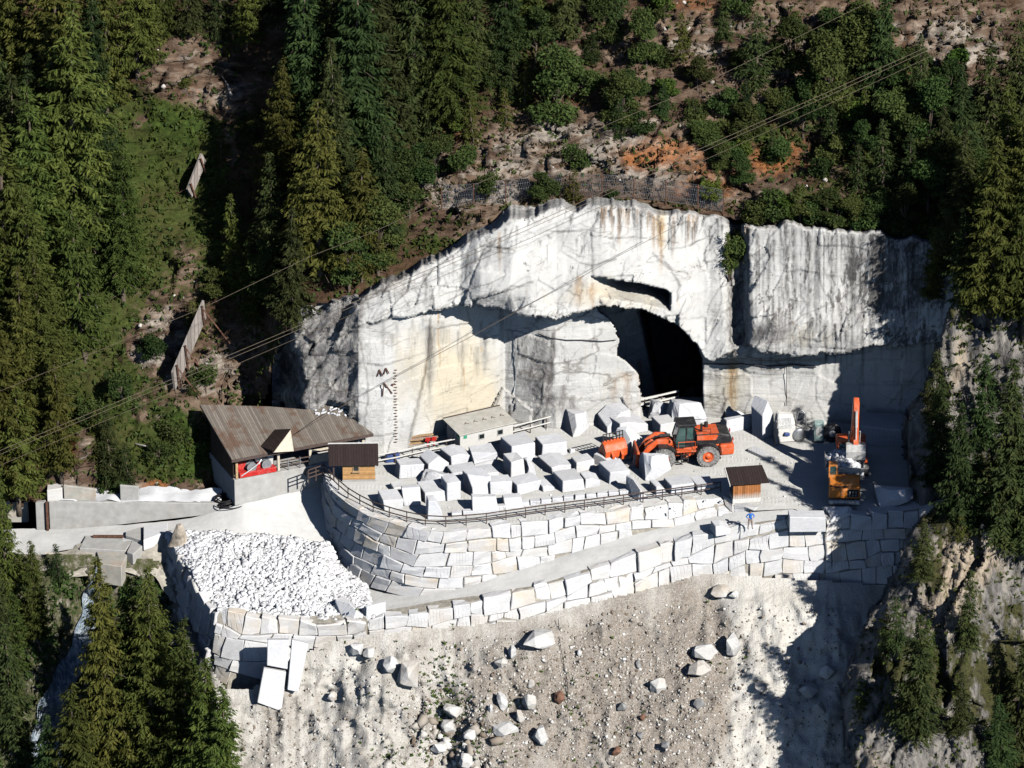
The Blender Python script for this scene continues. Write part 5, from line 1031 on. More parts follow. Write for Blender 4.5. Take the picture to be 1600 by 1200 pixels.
mb = MB(); mb.box((.06,d2*.45,1.35), (.05,d2*.8,.75)); mb.build('window_opening', M['glass_dark'], h2)
mb = MB(); mb.box((.10,d2*.35,1.55), (.1,.35,.5)); mb.build('paper_notice', M['white_panel'], h2)
rz = lambda y: 2.05+.30*(y+.35)
mb = MB(); mb.hexa([(-.3,-.35,rz(-.35)),(W2+.75,-.35,rz(-.35)),(W2+.5,d2+.5,rz(d2+.5)),(-.35,d2+.5,rz(d2+.5))], [(-.3,-.35,rz(-.35)+.07),(W2+.75,-.35,rz(-.35)+.07),(W2+.5,d2+.5,rz(d2+.5)+.07),(-.35,d2+.5,rz(d2+.5)+.07)]); mb.build('roof', M['roof_sheet'], h2)
mb = MB(); mb.bar((-.37,-.38,rz(-.38)+.0), (-.42,d2+.55,rz(d2+.55)+.0), .07, .18); mb.build('fascia', M['white_rail'], h2)
mb = MB(); mb.cyl(G(1187,738), G(1187,738)+Vector((0,0,1.0)), .04, 6); tag(mb.build('steel_post', M['dark_steel']), 'thin dark post standing behind the brown-roofed hut', 'post')
# ---- prefab cabin at the foot of the cliff
c0, c1 = G(719,708), G(802,688.5); y3 = math.atan2(c1.y-c0.y, c1.x-c0.x); pc = empty('prefab_cabin', c0, y3, 'low cream prefab cabin with a dusty flat roof at the foot of the cliff', 'cabin'); W3 = (c1-c0).length; d3 = 2.7; pc.scale.z = .9
mb = MB(); mb.box((W3/2,d3/2,1.1), (W3,d3,2.2)); mb.build('walls', M['white_panel'], pc, False, .03)
mb = MB(); mb.hexa([(-.25,-.35,2.2),(W3+.2,-.35,2.2),(W3+.2,d3+.4,2.55),(-.25,d3+.4,2.55)], [(-.25,-.35,2.3),(W3+.2,-.35,2.3),(W3+.2,d3+.4,2.65),(-.25,d3+.4,2.65)]); rf3 = mb.build('roof', M['cabin_roof'], pc)
mb = MB(); mb.box((W3/2,d3+.38,2.68), (W3+.4,.1,.12)); mb.build('roof_edge', M['dark_rail'], rf3)
for x in (2.3, 4.3):
    mb = MB(); mb.box((x,-.02,1.35), (.62,.08,.66)); f = mb.build('window', M['grey_panel'], pc)
    mb = MB(); mb.box((x,-.06,1.40), (.5,.06,.46)); mb.build('pane', M['glass_dark'], f)
mb = MB(); mb.box((-.03,1.75,1.0), (.08,.95,1.9)); dr = mb.build('door', M['grey_panel'], pc, False, .02)
mb = MB(); mb.box((-.09,1.38,1.0), (.06,.06,.2)); mb.build('handle', M['dark_steel'], dr)
for (x, y, s_) in ((-.05,.45,.34), (.55,-.04,.34)):
    mb = MB(); mb.box((x,y,1.75), (.05 if x < 0 else s_, s_ if x < 0 else .05, .32)); mb.build('safety_sign', M['green_sign'], pc)
mb = MB()
for k in range(6): x = 1.1+k*.95; mb.bar((x,1.2,2.42), (x+.35,1.5,2.56), .04); mb.bar((x+.1,1.5,2.46), (x+.5,1.2,2.5), .04)
mb.build('roof_scraps', M['rust_steel'], rf3)
# ---- fences
def fence(name, label, base, sp, h, rails, mat, pmat, pr=.05, rw=.08, vis=None):
    pts = [Vector(p) for p in base]; d = [0]
    for i in range(len(pts)-1): d.append(d[-1]+(pts[i+1]-pts[i]).length)
    at = lambda s: Vector([float(np.interp(s, d, [p[c] for p in pts])) for c in range(3)]); n = max(1, round(d[-1]/sp)); P = [at(d[-1]*i/n) for i in range(n+1)]
    r = empty(name, P[0], 0, label, 'fence')
    for p in P: mb = MB(); q = p-P[0]; mb.box(q+Vector((0,0,h/2-.1)), (pr*2,pr*2,h+.2)); mb.build('post', pmat, r)
    for z in rails:
        mb = MB()
        for i in range(n):
            a, b = P[i]-P[0]+Vector((0,-pr-.03,z)), P[i+1]-P[0]+Vector((0,-pr-.03,z)); e = (b-a).normalized()*.0; mb.bar(a, b-e, rw*.6, rw)
        mb.build('rail', mat, r)
    return r
fence('yard_railing', 'dark two-bar railing curving along the top of the tall stone wall', [p+Vector((0,.5,0)) for p in [G(506,744),G(520,762),G(545,783),G(575,801),G(620,816),G(660,825),G(700,827),G(760,822),G(850,809),G(950,796),G(1050,783),G(1126,773)]], 1.9, 1.1, (.55,1.08), M['dark_rail'], M['dark_rail'], .045, .10)
fence('rear_railing', 'pale railing with dark posts between the blocks and the cabin', [G(590,728),G(625,722),G(660,713),G(707,704),G(770,690),G(830,676),G(878,663)], 1.75, 1.25, (.6,1.2), M['white_rail'], M['dark_rail'], .055, .11)
fence('cave_railing', 'short white railing with dark posts before the cave mouth', [G(924,655),G(975,645),G(1006,640),G(1034,634),G(1060,628)], 1.75, 1.3, (.62,1.22), M['white_rail'], M['dark_rail'], .06, .16)
fence('shed_railing', 'short dark railing between the shed and the orange hut', [G(482,752),G(506,744)], .9, 1.2, (.4,.8,1.2), M['dark_rail'], M['dark_rail'], .05, .1)
# rock-fall net along the top of the cliff
NP = [(690,322),(740,318),(790,312),(840,306),(890,302),(940,304),(990,306),(1040,312),(1090,320),(1130,328)]
np_ = [surf('m', x, y-2)+Vector((0,-.6,0)) for x, y in NP]; net = empty('rockfall_fence', np_[0], 0, 'grey wire rockfall net on thin posts along the top of the cliff', 'fence')
for i, p in enumerate(np_):
    mb = MB(); mb.cyl(p-np_[0]-Vector((0,0,.5)), p-np_[0]+Vector((0,0,2.2)), .05, 6); mb.build('post', M['rust_steel'], net)
mb = MB()
for i in range(len(np_)-1):
    a, b = np_[i]-np_[0], np_[i+1]-np_[0]
    for k in range(14): t = k/14; q = a.lerp(b, t); q2_ = a.lerp(b, min(1, t+1/14*2)); mb.bar(q, q2_+Vector((0,0,2.1)), .014); mb.bar(q+Vector((0,0,2.1)), q2_, .014)
    for k in range(5): z = 2.15*k/4; mb.bar(a+Vector((0,0,z)), b+Vector((0,0,z)), .02)
mb.build('wire_mesh', M['wire'], net)
# avalanche barriers on the left slope
def barrier(label, q, posts, mat='grey_boards', th=.22):
    P = [Vector(p) for p in q]; c = P[0].copy(); r = empty('avalanche_barrier', c, 0, label, 'barrier', 'plank avalanche barriers on the slope'); P = [p-c for p in P]; nb = 5
    nrm = (P[1]-P[0]).cross(P[3]-P[0]).normalized()
    for k in range(nb):
        t0, t1 = k/nb+.012, (k+1)/nb-.012; a, b = P[0].lerp(P[1], t0), P[0].lerp(P[1], t1); e, f = P[3].lerp(P[2], t0), P[3].lerp(P[2], t1); mb = MB(); mb.hexa([v-nrm*th/2 for v in (a,b,f,e)], [v+nrm*th/2 for v in (a,b,f,e)]); mb.build('plank', M[mat], r)
    for t, off in posts:
        a = P[0].lerp(P[3], t); top = a.lerp(P[1].lerp(P[2], t), .95); mb = MB(); mb.bar(a+Vector((.25,-.1,-.4)), top+Vector((.25,-.15,.3)), .14); mb.build('post', M['rust_steel'], r)
        mb = MB(); mb.bar(top+Vector((.25,-.1,0)), a+Vector(off), .12); mb.build('strut', M['rust_steel'], r)
def up(p, dy, dz): return p+Vector((0,dy,dz))
a, b = surf('m', 274,606), surf('m', 322,494); a = up(a,-1.1,.3); b = up(b,-1.1,.3)
barrier('long weathered plank barrier with rusty struts leaning down the slope above the shed', [a, a+Vector((-.15,-.5,2.1)), b+Vector((-.15,-.5,2.1)), b], [(.08,(2.2,.3,-1.6)),(.35,(2.0,.4,-1.5)),(.9,(2.6,.2,-2.0))])
a, b = surf('m', 300,306), surf('m', 322,250); a = up(a,-.8,.2); b = up(b,-.8,.2)
barrier('small grey plank barrier standing alone in the green meadow', [a, a+Vector((-.4,-.4,1.0)), b+Vector((-.4,-.4,1.0)), b], [(.1,(-1.6,.4,-.2)),(.8,(-1.4,.4,-.2))])
# ---- concrete along the access road
def cwall(name, label, A, B_, h0_, h1_, th, mat='concrete', cat='wall', group='concrete walls along the access road'):
    A, B_ = Vector(A), Vector(B_); u = (B_-A).normalized(); v = Vector((-u.y,u.x,0)).normalized()*th; d = B_-A; mb = MB()
    mb.hexa([-Vector((0,0,.3)), d-Vector((0,0,.3)), d+v-Vector((0,0,.3)), v-Vector((0,0,.3))], [Vector((0,0,h0_)), d+Vector((0,0,h1_)), d+v+Vector((0,0,h1_)), v+Vector((0,0,h0_))]); o = mb.build(name, M[mat], None, False, .04); o.location = A; return tag(o, label, cat, group)
wa, wb, wc = G(78,828,-5.6), G(342,798,-3.4), G(57,829,-5.7)
cwall('concrete_wall', 'long smooth concrete wall tapering along the access road', wa, wb, 3.0, .75, .5)
cwall('concrete_wall', 'short concrete wall section left of the rusty upright', wc, wa-Vector((.35,0,0)), 2.9, 2.95, .5)
mb = MB(); mb.box(wa+Vector((-.17,-.1,1.45)), (.22,.3,3.1)); tag(mb.build('steel_upright', M['rust_steel']), 'rusty steel upright between two concrete wall sections by the road', 'post')
cwall('concrete_wall', 'set-back concrete wall at the far left end of the access road', G(-40,812,-5.6), G(44,812,-5.5), 2.6, 2.4, .5, 'concrete_stained')
cwall('concrete_block', 'bright concrete block behind the left end of the long road wall', G(74,784,-2.7), G(98,782,-2.6), 1.2, 1.3, 1.2, 'white_rail', 'concrete block')
cwall('concrete_slab', 'grey stained concrete slab leaning on the rusty bank behind the road wall', G(100,782,-2.6), G(150,781,-2.6), 1.6, 1.1, .3, 'concrete_stained', 'slab')
cwall('concrete_slab', 'upright pale concrete panel on the bank behind the road wall', G(188,782,-2.6), G(217,783,-2.6), 1.6, 1.5, .25, 'concrete', 'slab')
berm = [G(*p) for p in [(80,785,-2.62),(140,785,-2.62),(200,786,-2.62),(270,786,-2.66),(345,789,-2.8)]]
strip('gravel_berm', [p+Vector((0,.2,0)) for p in berm], [p+Vector((0,2.6,.3)) for p in berm], M['rubble_bed'], 40, 5, .25, 12)
for i, (p4, z, lab) in enumerate([([(124,858),(196,862),(210,842),(134,838)], -5.35, 'large pale concrete slab at the outer edge of the access road'), ([(198,864),(208,868),(232,846),(208,842)], -5.3, 'small cracked slab between two larger ones at the road edge'), ([(196,838),(222,846),(224,824),(196,832)], -4.95, 'pale slab lying on the access road edge behind the cracked ones'), ([(224,846),(262,832),(262,818),(224,824)], -4.6, 'blue-grey slab beside the pointed rock at the road edge')]):
    P = [G(x, y, z) for x, y in p4]; c = sum(P, Vector())/4; mb = MB(); mb.hexa([q-c-Vector((0,0,1.0)) for q in P], [q-c+Vector((0,0,.12)) for q in P]); o = mb.build('concrete_slab', M['concrete' if i != 3 else 'marble_block'], None, False, .05); o.location = c; tag(o, lab, 'slab', 'slabs edging the access road')
P = [G(x, y, -6.0) for x, y in [(157,888),(190,893),(200,872),(150,866)]]; c = sum(P, Vector())/4; mb = MB(); mb.hexa([q-c-Vector((0,0,1.6)) for q in P], [q-c+Vector((0,0,.5)) for q in P]); o = mb.build('concrete_block', M['concrete_stained'], None, False, .05); o.location = c; tag(o, 'stained concrete block under the large pale road slab', 'concrete block')
mb = MB(); b0 = G(145,838,-5.1); mb.bar((0,0,0), G(193,838,-5.0)-b0, .25, .2); o = mb.build('steel_beam', M['rust_steel']); o.location = b0; tag(o, 'rusty steel beam lying on the edge of the access road', 'beam')
bm = bmesh.new(); rr_ = random.Random(3)
for i in range(26): v = Vector((rr_.gauss(0,1), rr_.gauss(0,1), 0)); v.normalize(); t = rr_.random(); bm.verts.new((v.x*1.15*(1-t*.85)+t*.2, v.y*.9*(1-t*.8), t*2.6))
bmesh.ops.convex_hull(bm, input=bm.verts); finish_block(bm, .04, .06, 5); me = bpy.data.meshes.new('pointed_rock'); bm.to_mesh(me); bm.free(); simple('soiled_marble', (.42,.36,.29), .9, 0, .5, 1.1); me.materials.append(M['soiled_marble']); o = link('pointed_rock', me); o.location = G(279,854,-4.9); tag(o, 'pointed brown and white rock standing at the corner of the rubble terrace', 'boulder')
# hose coil, loop, timber
mb = MB(); hc = G(351,786,-3.0)+Vector((0,0,.1)); rr_ = random.Random(2)
for k in range(9): r_ = .75+.3*rr_.random(); z = .05+.06*k; ox, oy = (rr_.random()-.5)*.25, (rr_.random()-.5)*.25; mb.tube([(ox+r_*math.cos(t*.3927), oy+r_*math.sin(t*.3927), z+.05*math.sin(t*.8+k)) for t in range(17)], .055, 6)
o = mb.build('hose_coil', M['hose_black'], None, True); o.location = hc; tag(o, 'coil of black hose lying at the corner of the shed base', 'hose')
mb = MB(); mb.tube([Vector((-1.2+.0*k,-.9,0))+Vector((1.5*math.cos(3.3+k*.26)+1.6, 1.1*math.sin(3.3+k*.26)+.5, .05)) for k in range(13)], .05, 6); o = mb.build('loose_hose', M['hose_black'], None, True); o.location = hc; tag(o, 'loose black hose end curving from the coil over the road', 'hose')
t0 = G(386,781,-2.5); tp = empty('timber_stack', t0, R(21), 'stack of orange squared timber on the road in front of the shed base', 'timber')
for r_ in range(4):
    for k in range(3): mb = MB(); mb.box((2.5+.1*((r_*3+k)%4), .2+k*.3, .14+r_*.22), (4.6,.27,.2)); mb.build('beam', M['wood'], tp)
t1 = G(612,706); cl = empty('timber_pile', t1, R(14), 'untidy pile of boards and red-orange barriers left of the prefab cabin', 'timber')
for k in range(8): mb = MB(); mb.box((.3+1.9*rr_.random()+.8, .3+.9*rr_.random(), .15+.1*k), (2.4+1.5*rr_.random(), .3, .08), (0,0,(rr_.random()-.5)*.3)); mb.build('board', M['wood' if k % 2 else 'rust_boards'], cl)
for x in (3.6, 4.2): mb = MB(); mb.box((x,.3,.75), (.5,.08,.4), (.2,.1,.1)); mb.box((x,.35,.3), (.08,.08,.7)); mb.build('barrier_panel', M['red_paint'], cl)
t2 = G(602,724); tb = MB(); tb.hexa([(0,0,0),(1.5,.3,0),(1.3,1.3,0),(-.2,1.0,0)], [(.15,.1,.65),(1.35,.35,.85),(1.2,1.1,.8),(0,.9,.6)]); o = tb.build('tarpaulin', M['blue_tarp'], None, False, .08); o.location = t2; tag(o, 'blue tarpaulin over a heap behind the rear railing', 'tarpaulin')
# ---- saw machine, compressor and reel by the bright wall
m0 = G(1214,694); sm = empty('wire_saw', m0, R(10), 'white dusty wire saw with a louvred panel in front of the bright wall', 'machine')
mb = MB(); mb.box((.9,.9,.85), (1.9,1.5,1.7)); mb.hexa([(0,.2,1.7),(1.85,.2,1.7),(1.85,1.6,1.7),(0,1.6,1.7)], [(.3,.9,2.7),(1.7,.9,2.5),(1.8,1.6,2.5),(.2,1.6,2.8)]); mb.build('housing', M['white_rail'], sm, False, .12)
mb = MB()
for k in range(4): mb.box((.3+k*.34,.42,1.95), (.28,.06,1.0), (-.6,0,0))
mb.build('louvre_panel', M['grey_panel'], sm)
mb = MB(); mb.lathe([(.2,-.18),(.62,-.18),(.68,-.08),(.68,.08),(.62,.18),(.2,.18)], (2.2,.2,.75)); mb.build('pulley_wheel', M['steel'], sm, True)
mb = MB(); mb.box((.95,.05,.95), (.55,.3,.3), (.1,.2,.1)); mb.build('motor_cover', M['blue_tarp'], sm, False, .05)
mb = MB(); mb.bar((-.15,.0,0), (.05,.3,2.2), .12, .9); mb.build('side_guard', M['grey_panel'], sm)
mb = MB(); ha = G(1243,672); mb.tube([(0,0,0),(.05,0,1.2),(.25,0,1.9),(.6,0,2.1),(.9,0,1.7),(1.0,0,.8),(1.05,.1,0)], .07, 7); o = mb.build('hose_arch', M['steel'], None, True); o.location = ha; tag(o, 'grey hose rising in an arch beside the wire saw', 'hose')
cp = G(1271,692); co_ = empty('compressor', cp, 0, 'pale green upright compressor cabinet at the shaded foot of the wall', 'machine'); simple('pale_green', (.34,.45,.42), .5, 0, .15, 3)
mb = MB(); mb.box((.5,.5,1.05), (.95,.9,1.9)); mb.build('cabinet', M['pale_green'], co_, False, .06); mb = MB(); mb.box((.5,.02,1.2), (.6,.06,.9)); mb.build('vent_panel', M['grey_panel'], co_); mb = MB(); mb.box((.5,.5,.06), (1.1,1.0,.12)); mb.build('skid', M['dark_steel'], co_)
cr = G(1284,694); re = empty('hose_reel', cr, 0, 'large round hose reel standing right of the pale green compressor', 'reel')
mb = MB(); mb.lathe([(.3,0),(.85,0),(.85,.08),(.5,.1),(.5,.5),(.85,.52),(.85,.6),(.3,.6)], (1.0,.2,1.0)); mb.build('drum', M['dark_steel'], re, True); mb = MB(); mb.lathe([(.2,-.05),(.35,-.05),(.35,.0),(.2,.0)], (1.0,.17,1.0)); mb.build('hub', M['steel'], re, True)
for x in (.25, 1.75): mb = MB(); mb.bar((x,.5,0), (1.0,.5,1.0), .1); mb.build('stand_leg', M['steel'], re)
# ---- anchors and marks on the cliff face
def on_cliff(px, py, o=.12): return surf('c', px, py)+Vector((0,-o,0))
mb = MB(); ks = [(592,590),(596,600),(602,585),(606,595),(600,608),(605,625),(612,605),(590,612),(607,616),(611,603)]
for i, (a_, b_, c_, d_) in enumerate([(590,587,593,577),(593,577,598,586),(600,584,603,574),(603,574,608,582),(598,618,600,597),(600,597,613,614),(612,600,617,598),(612,600,615,606)]):
    p, q = on_cliff(a_, b_), on_cliff(c_, d_); q.y = p.y; mb2 = MB(); mb2.bar((0,0,0), q-p, .09); o = mb2.build('steel_pin', M['rust_steel']); o.location = p; tag(o, '%s rusty steel pin from the left on the pale cliff above the shed' % ORD[i] if i else 'leftmost rusty steel pin on the pale cliff above the shed', 'pin', 'rusty steel pins on the left cliff')
# drill holes column: small dark iron staples climbing the face
lad = empty('rung_ladder', on_cliff(617,690), 0, 'line of small iron rungs climbing the pale cliff face right of the pins', 'ladder'); l0 = lad.location.copy()
for k in range(26):
    py = 690-k*4.5; p = on_cliff(618-k*.05+(k%2)*1.5, py, .1); mb = MB(); mb.bar(p-l0-Vector((.14,0,0)), p-l0+Vector((.14,0,0)), .06); mb.build('rung', M['rust_steel'], lad)
# pipe along the bright wall and chain on the white face
def line_obj(name, pts, r, mat, label, cat, n=5): P = [Vector(p) for p in pts]; mb = MB(); mb.tube([p-P[0] for p in P], r, n); o = mb.build(name, M[mat], None, True); o.location = P[0]; return tag(o, label, cat)
line_obj('wall_pipe', [on_cliff(x, y, .25) for x, y in [(1098,566),(1130,568),(1160,567),(1200,571),(1240,568),(1275,572)]], .07, 'dark_steel', 'dark sagging hose along the ledge of the bright right wall', 'hose')
line_obj('wall_hose', [on_cliff(x, y, .2) for x, y in [(840,520),(860,527),(885,530),(910,530),(940,532),(962,530)]], .05, 'dark_steel', 'thin dark cable strung across the white pillar beside the cave', 'cable')
line_obj('down_pipe', [on_cliff(806, y, .2) for y in (525,560,600,640)], .06, 'steel', 'thin pipe running straight down the grey rock facet left of the cave', 'pipe')
line_obj('wall_conduit', [on_cliff(1229, y, .2) for y in (572,600,632)], .035, 'dark_steel', 'thin vertical conduit on the bright right wall above the saw', 'pipe')
# ---- cableway ropes across the picture
def rope(label, pts, ya, yb, r=.035):
    a, b = pts[0], pts[-1]; P = [GY(x, y, ya+(yb-ya)*(x-a[0])/(b[0]-a[0])) for x, y in pts]; o = line_obj('cableway_rope', P, r, 'wire_rope', label, 'rope', 5); o['group'] = 'cableway ropes over the quarry'; return o
simple('wire_rope', (.20,.155,.11), .5, .3, .2, 4)
TW = [(-140,758),(0,704),(270,592),(486,501),(719,400),(900,319),(1070,243),(1300,141),(1600,4),(1760,-70)]
rope('upper strand of the double rope crossing from lower left to upper right', TW, -52, -26, .024)
rope('lower strand of the double rope crossing from lower left to upper right', [(x, y+6) for x, y in TW], -52.6, -26.6, .022)
rope('thin single rope running highest across the upper slope', [(-140,662),(0,611),(317,481),(486,400),(580,364),(746,287),(962,189),(1070,145),(1364,0),(1500,-66)], -48, -24, .018)
rope('thin single rope running just below the double rope', [(-140,782),(0,727),(182,650),(324,589),(560,487),(800,385),(1094,253),(1296,162),(1600,20),(1760,-56)], -50, -26, .018)
rope('rope leaving the roof hood of the shed towards the cliff top', [(441,690),(530,637),(640,577),(732,528),(830,474),(901,437),(962,402),(1070,346)], F_.o.y+4, -14, .026)
line_obj('hanging_cable', [surf('s', 872, 960)+Vector((0,-.9,0)), surf('s', 876,1010)+Vector((0,-.3,0)), surf('s', 886,1060)+Vector((0,-.25,0)), surf('s', 888,1110)+Vector((0,-.25,0))], .03, 'dark_steel', 'thin dark cable hanging down the scree from the ramp wall', 'cable')
# ---- dead trunks on the left slope
for i, (x0_, y0_, x1_, y1_, lb) in enumerate([(138,462,156,490,'pale dead branch standing on the slope above the rock face'),(212,694,255,706,'fallen grey log lying on the slope above the road'),(348,122,362,150,'dark split trunk leaning on the pale rock above the meadow')]):
    p, q = surf('m', x0_, y0_)+Vector((0,-.5,.3)), surf('m', x1_, y1_)+Vector((0,-.5,.2)); mb = MB(); mb.tube([(0,0,0), (q-p)*.5+Vector((.1,0,.1)), q-p], [.06,.1,.14], 7); o = mb.build('dead_trunk', M['dead_wood'], None, True); o.location = p; tag(o, lb, 'log')
# ---- the stream in the gorge
m, nt, b = new_mat('white_water'); n = N(nt); p = n.pos(); st = n.noise(n.mapg(p, (1.6,1.6,.35)), 1.6, 7, .7, .6)
c = n.ramp(st, [(.3, (.05,.075,.10)), (.48, (.20,.26,.32)), (.62, (.62,.67,.72)), (.8, (.82,.85,.88))]); n.l(c, b.inputs['Base Color']); b.inputs['Roughness'].default_value = .3; b.inputs['Specular IOR Level'].default_value = .5; n.bump(b, st, 1, .3); M['white_water'] = m
V = []; Fc = []; ks = 60; ms = 7
for i in range(ks):
    py = 866+i*(1230-866)/(ks-1); cx = 160-(py-880)*.30-14*sstep(0, 60, py-900)*math.sin(py*.03)*.5; wd_ = 6+.075*(py-860)+3*math.sin(py*.11)
    for j in range(ms):
        px = cx+(j/(ms-1)-.5)*2*wd_; q = surf('s', px, py) if py > 874 else G(px, py, -5.9); V.append(tuple(q+Vector((0,-.35,.12+.15*rnd.random()))))
        if i and j: k = i*ms+j; Fc.append((k-ms-1, k-ms, k, k-1))
me = bpy.data.meshes.new('stream'); me.from_pydata(V, [], Fc); me.materials.append(M['white_water']); me.polygons.foreach_set('use_smooth', [True]*len(me.polygons)); tag(link('stream', me), kind='structure')
# ================================================================== MACHINES AND THE PERSON
simple('orange_paint', (.72,.115,.03), .42, 0, .12, 2.5, ((.55,.42,.32), .45), .4); simple('mustard_paint', (.66,.21,.03), .45, 0, .12, 2, ((.50,.42,.30), .5), .4); simple('black_paint', (.022,.022,.024), .45, 0, .3, 3, ((.25,.23,.2), .3), .4)
simple('dusty_steel', (.50,.49,.47), .7, .1, .15, 3, ((.25,.22,.2), .5)); simple('cab_glass', (.05,.10,.09), .1, 0, .2, 1.5, None, .7); simple('lamp', (.75,.75,.7), .2, 0, .05, 3, None, .6)
def mat_tyre():
    m, nt, b = new_mat('tyre_rubber'); n = N(nt); v = n.obj(); c = n.mix(n.ramp(n.noise(v, 3, 5), [(.35, 0), (.65, 1)]), (.16,.155,.15), (.36,.35,.335)); n.l(c, b.inputs['Base Color']); b.inputs['Roughness'].default_value = .95; M['tyre'] = m
mat_tyre()
def wheel(parent, x, y, r, w, rimcol='orange_paint', lug=True):
    wl = empty('wheel', (x, y, r)); wl.parent = parent; sg = -1 if y < 0 else 1
    mb = MB(); mb.lathe([(r*.52,-w/2),(r*.84,-w/2),(r*.97,-w*.38),(r*.98,w*.38),(r*.84,w/2),(r*.52,w/2)], (0,0,0), 'y', 36, False)
    if lug:
        for k in range(22):
            a = 6.2832*k/22
            for sd in (-1, 1): mb.box((math.cos(a)*r*.985, sd*w*.25, math.sin(a)*r*.985), (r*.09, w*.44, r*.13), (0, -a, 0))
            a += .14; mb.box((math.cos(a)*r*.9, sg*w*.47, math.sin(a)*r*.9), (r*.22, w*.10, r*.10), (0, -a, 0))
    mb.build('tyre', M['tyre'], wl, False); o = sg*w*.36
    mb = MB(); mb.lathe([(r*.53, o-sg*.1),(r*.53, o+sg*.06),(r*.45, o+sg*.08),(r*.40, o-sg*.04),(r*.22, o-sg*.02),(r*.2, o+sg*.1),(r*.06, o+sg*.12)], (0,0,0), 'y', 28, True); mb.build('rim', M[rimcol], wl, True); return wl
# ---- wheel loader (x forward, y to its left)
lp = G(1103,729); ld = empty('wheel_loader', lp+Vector((-2.1,-.0,0))+Vector((0,1.3,0)), R(187), 'large orange and black wheel loader with a fork tool among the blocks', 'loader')
O, K = M['orange_paint'], M['black_paint']
RW, TW_, AX = 1.06, .85, 2.12
for x in (-AX, AX):
    for y in (1.32, -1.32): wheel(ld, x, y, RW, TW_)
mb = MB(); mb.prism([(-4.35,.95),(-3.0,.75),(-2.9,1.2),(-2.2,1.75),(-1.0,1.2),(-.2,.8),(.2,.8),(.2,1.75),(-2.9,2.05),(-4.45,1.95)], -1.05, 1.05); mb.build('rear_frame', O, ld, False, .05)
mb = MB(); mb.prism([(-4.6,1.05),(-3.35,1.0),(-3.2,2.1),(-4.62,2.15)], -1.5, 1.5); mb.build('counterweight', O, ld, False, .14)
mb = MB(); mb.prism([(-4.35,2.1),(-1.0,2.0),(-1.0,3.12),(-3.4,3.15),(-4.25,2.95),(-4.5,2.4)], -1.15, 1.15); mb.build('engine_hood', K, ld, False, .1)
mb = MB()
for y in (-1.19, 1.19): mb.prism([(-1.1,2.62),(-2.9,2.58),(-3.1,3.02),(-2.9,3.1),(-1.1,3.08)], y-.03, y+.03)
mb.prism([(-1.1,3.14),(-3.2,3.17),(-3.2,3.21),(-1.1,3.19)], -1.0, 1.0); mb.build('hood_panel', O, ld)
mb = MB(); mb.cyl((-1.6,.5,3.1), (-1.6,.5,4.0), .11, 10); mb.cyl((-2.2,-.5,3.1), (-2.2,-.5,3.65), .2, 12); mb.build('exhaust', K, ld)
mb = MB(); mb.tube([(-1.0,1.1,3.15),(-1.0,1.1,3.7),(-2.4,1.1,3.7),(-2.4,1.1,3.15)], .035); mb.tube([(-1.0,-1.1,3.15),(-1.0,-1.1,3.7),(-2.4,-1.1,3.7),(-2.4,-1.1,3.15)], .035); mb.build('handrail', K, ld)
for y in (-.95, .95): mb = MB(); mb.box((-4.55,y,2.5), (.08,.35,.25)); mb.build('tail_light', M['red_paint'], ld)
for y in (-1.32, 1.32):
    mb = MB(); mb.tube([(-AX+1.22*math.cos(a), y, RW+1.22*math.sin(a)) for a in [i*.26+.35 for i in range(10)]], .07, 4)
    for i in range(9): a0_, a1_ = .35+i*.26, .61+i*.26; mb.hexa([(-AX+1.2*math.cos(a), y+s_*.48, RW+1.2*math.sin(a)) for a, s_ in ((a0_,-1),(a1_,-1),(a1_,1),(a0_,1))], [(-AX+1.26*math.cos(a), y+s_*.48, RW+1.26*math.sin(a)) for a, s_ in ((a0_,-1),(a1_,-1),(a1_,1),(a0_,1))])
    mb.build('rear_fender', K, ld)
cb = MB(); cb.prism([(-.95,1.75),(.75,1.75),(.95,2.5),(.55,3.95),(-.85,3.95),(-.95,2.6)], -.8, .8); cab = cb.build('cab', M['cab_glass'], ld, False, .04)
mb = MB()
for y in (-.82, .82):
    for a, b in (((.95,2.5),(.55,3.95)), ((-.92,1.8),(-.87,3.95)), ((.75,1.75),(.95,2.5)), ((-.15,1.8),(-.15,3.95))): mb.bar((a[0],y,a[1]), (b[0],y,b[1]), .11)
    mb.box((-.1,y,1.78), (1.8,.1,.14)); mb.box((-.1,y,3.9), (1.6,.1,.12))
mb.box((.58,0,3.9), (.1,1.6,.12)); mb.box((-.5,.83,2.2), (.75,.06,.8)); mb.build('cab_frame', K, cab)
mb = MB(); mb.box((-.15,0,4.05), (1.9,1.9,.2)); mb.build('cab_roof', K, cab, False, .06)
for y in (-.6, .6): mb = MB(); mb.box((.82,y,3.92), (.1,.26,.16)); mb.build('work_light', M['lamp'], cab)
mb = MB(); mb.bar((.75,.95,3.2), (1.1,1.35,3.3), .05); mb.box((1.12,1.4,3.05), (.08,.3,.5)); mb.build('mirror', K, cab)
mb = MB(); mb.box((-.1,1.15,1.62), (1.9,.65,.12)); mb.tube([(.7,1.4,1.7),(.7,1.4,2.6),(-.9,1.4,2.6),(-.9,1.4,1.7)], .04)
mb.build('platform', O, ld)
lad_ = MB()
for x in (-.25, .4): lad_.bar((x,1.42,.5), (x,1.32,1.6), .08)
for z in (.55, .9, 1.25): lad_.box((.08,1.4,z), (.65,.22,.07))
lad_.build('ladder', K, ld)
mb = MB(); mb.prism([(.2,.8),(1.2,.75),(2.7,.85),(2.9,1.5),(2.3,2.3),(1.5,2.55),(1.0,2.3),(.5,1.8),(.2,1.75)], -.62, .62); mb.build('front_frame', O, ld, False, .06)
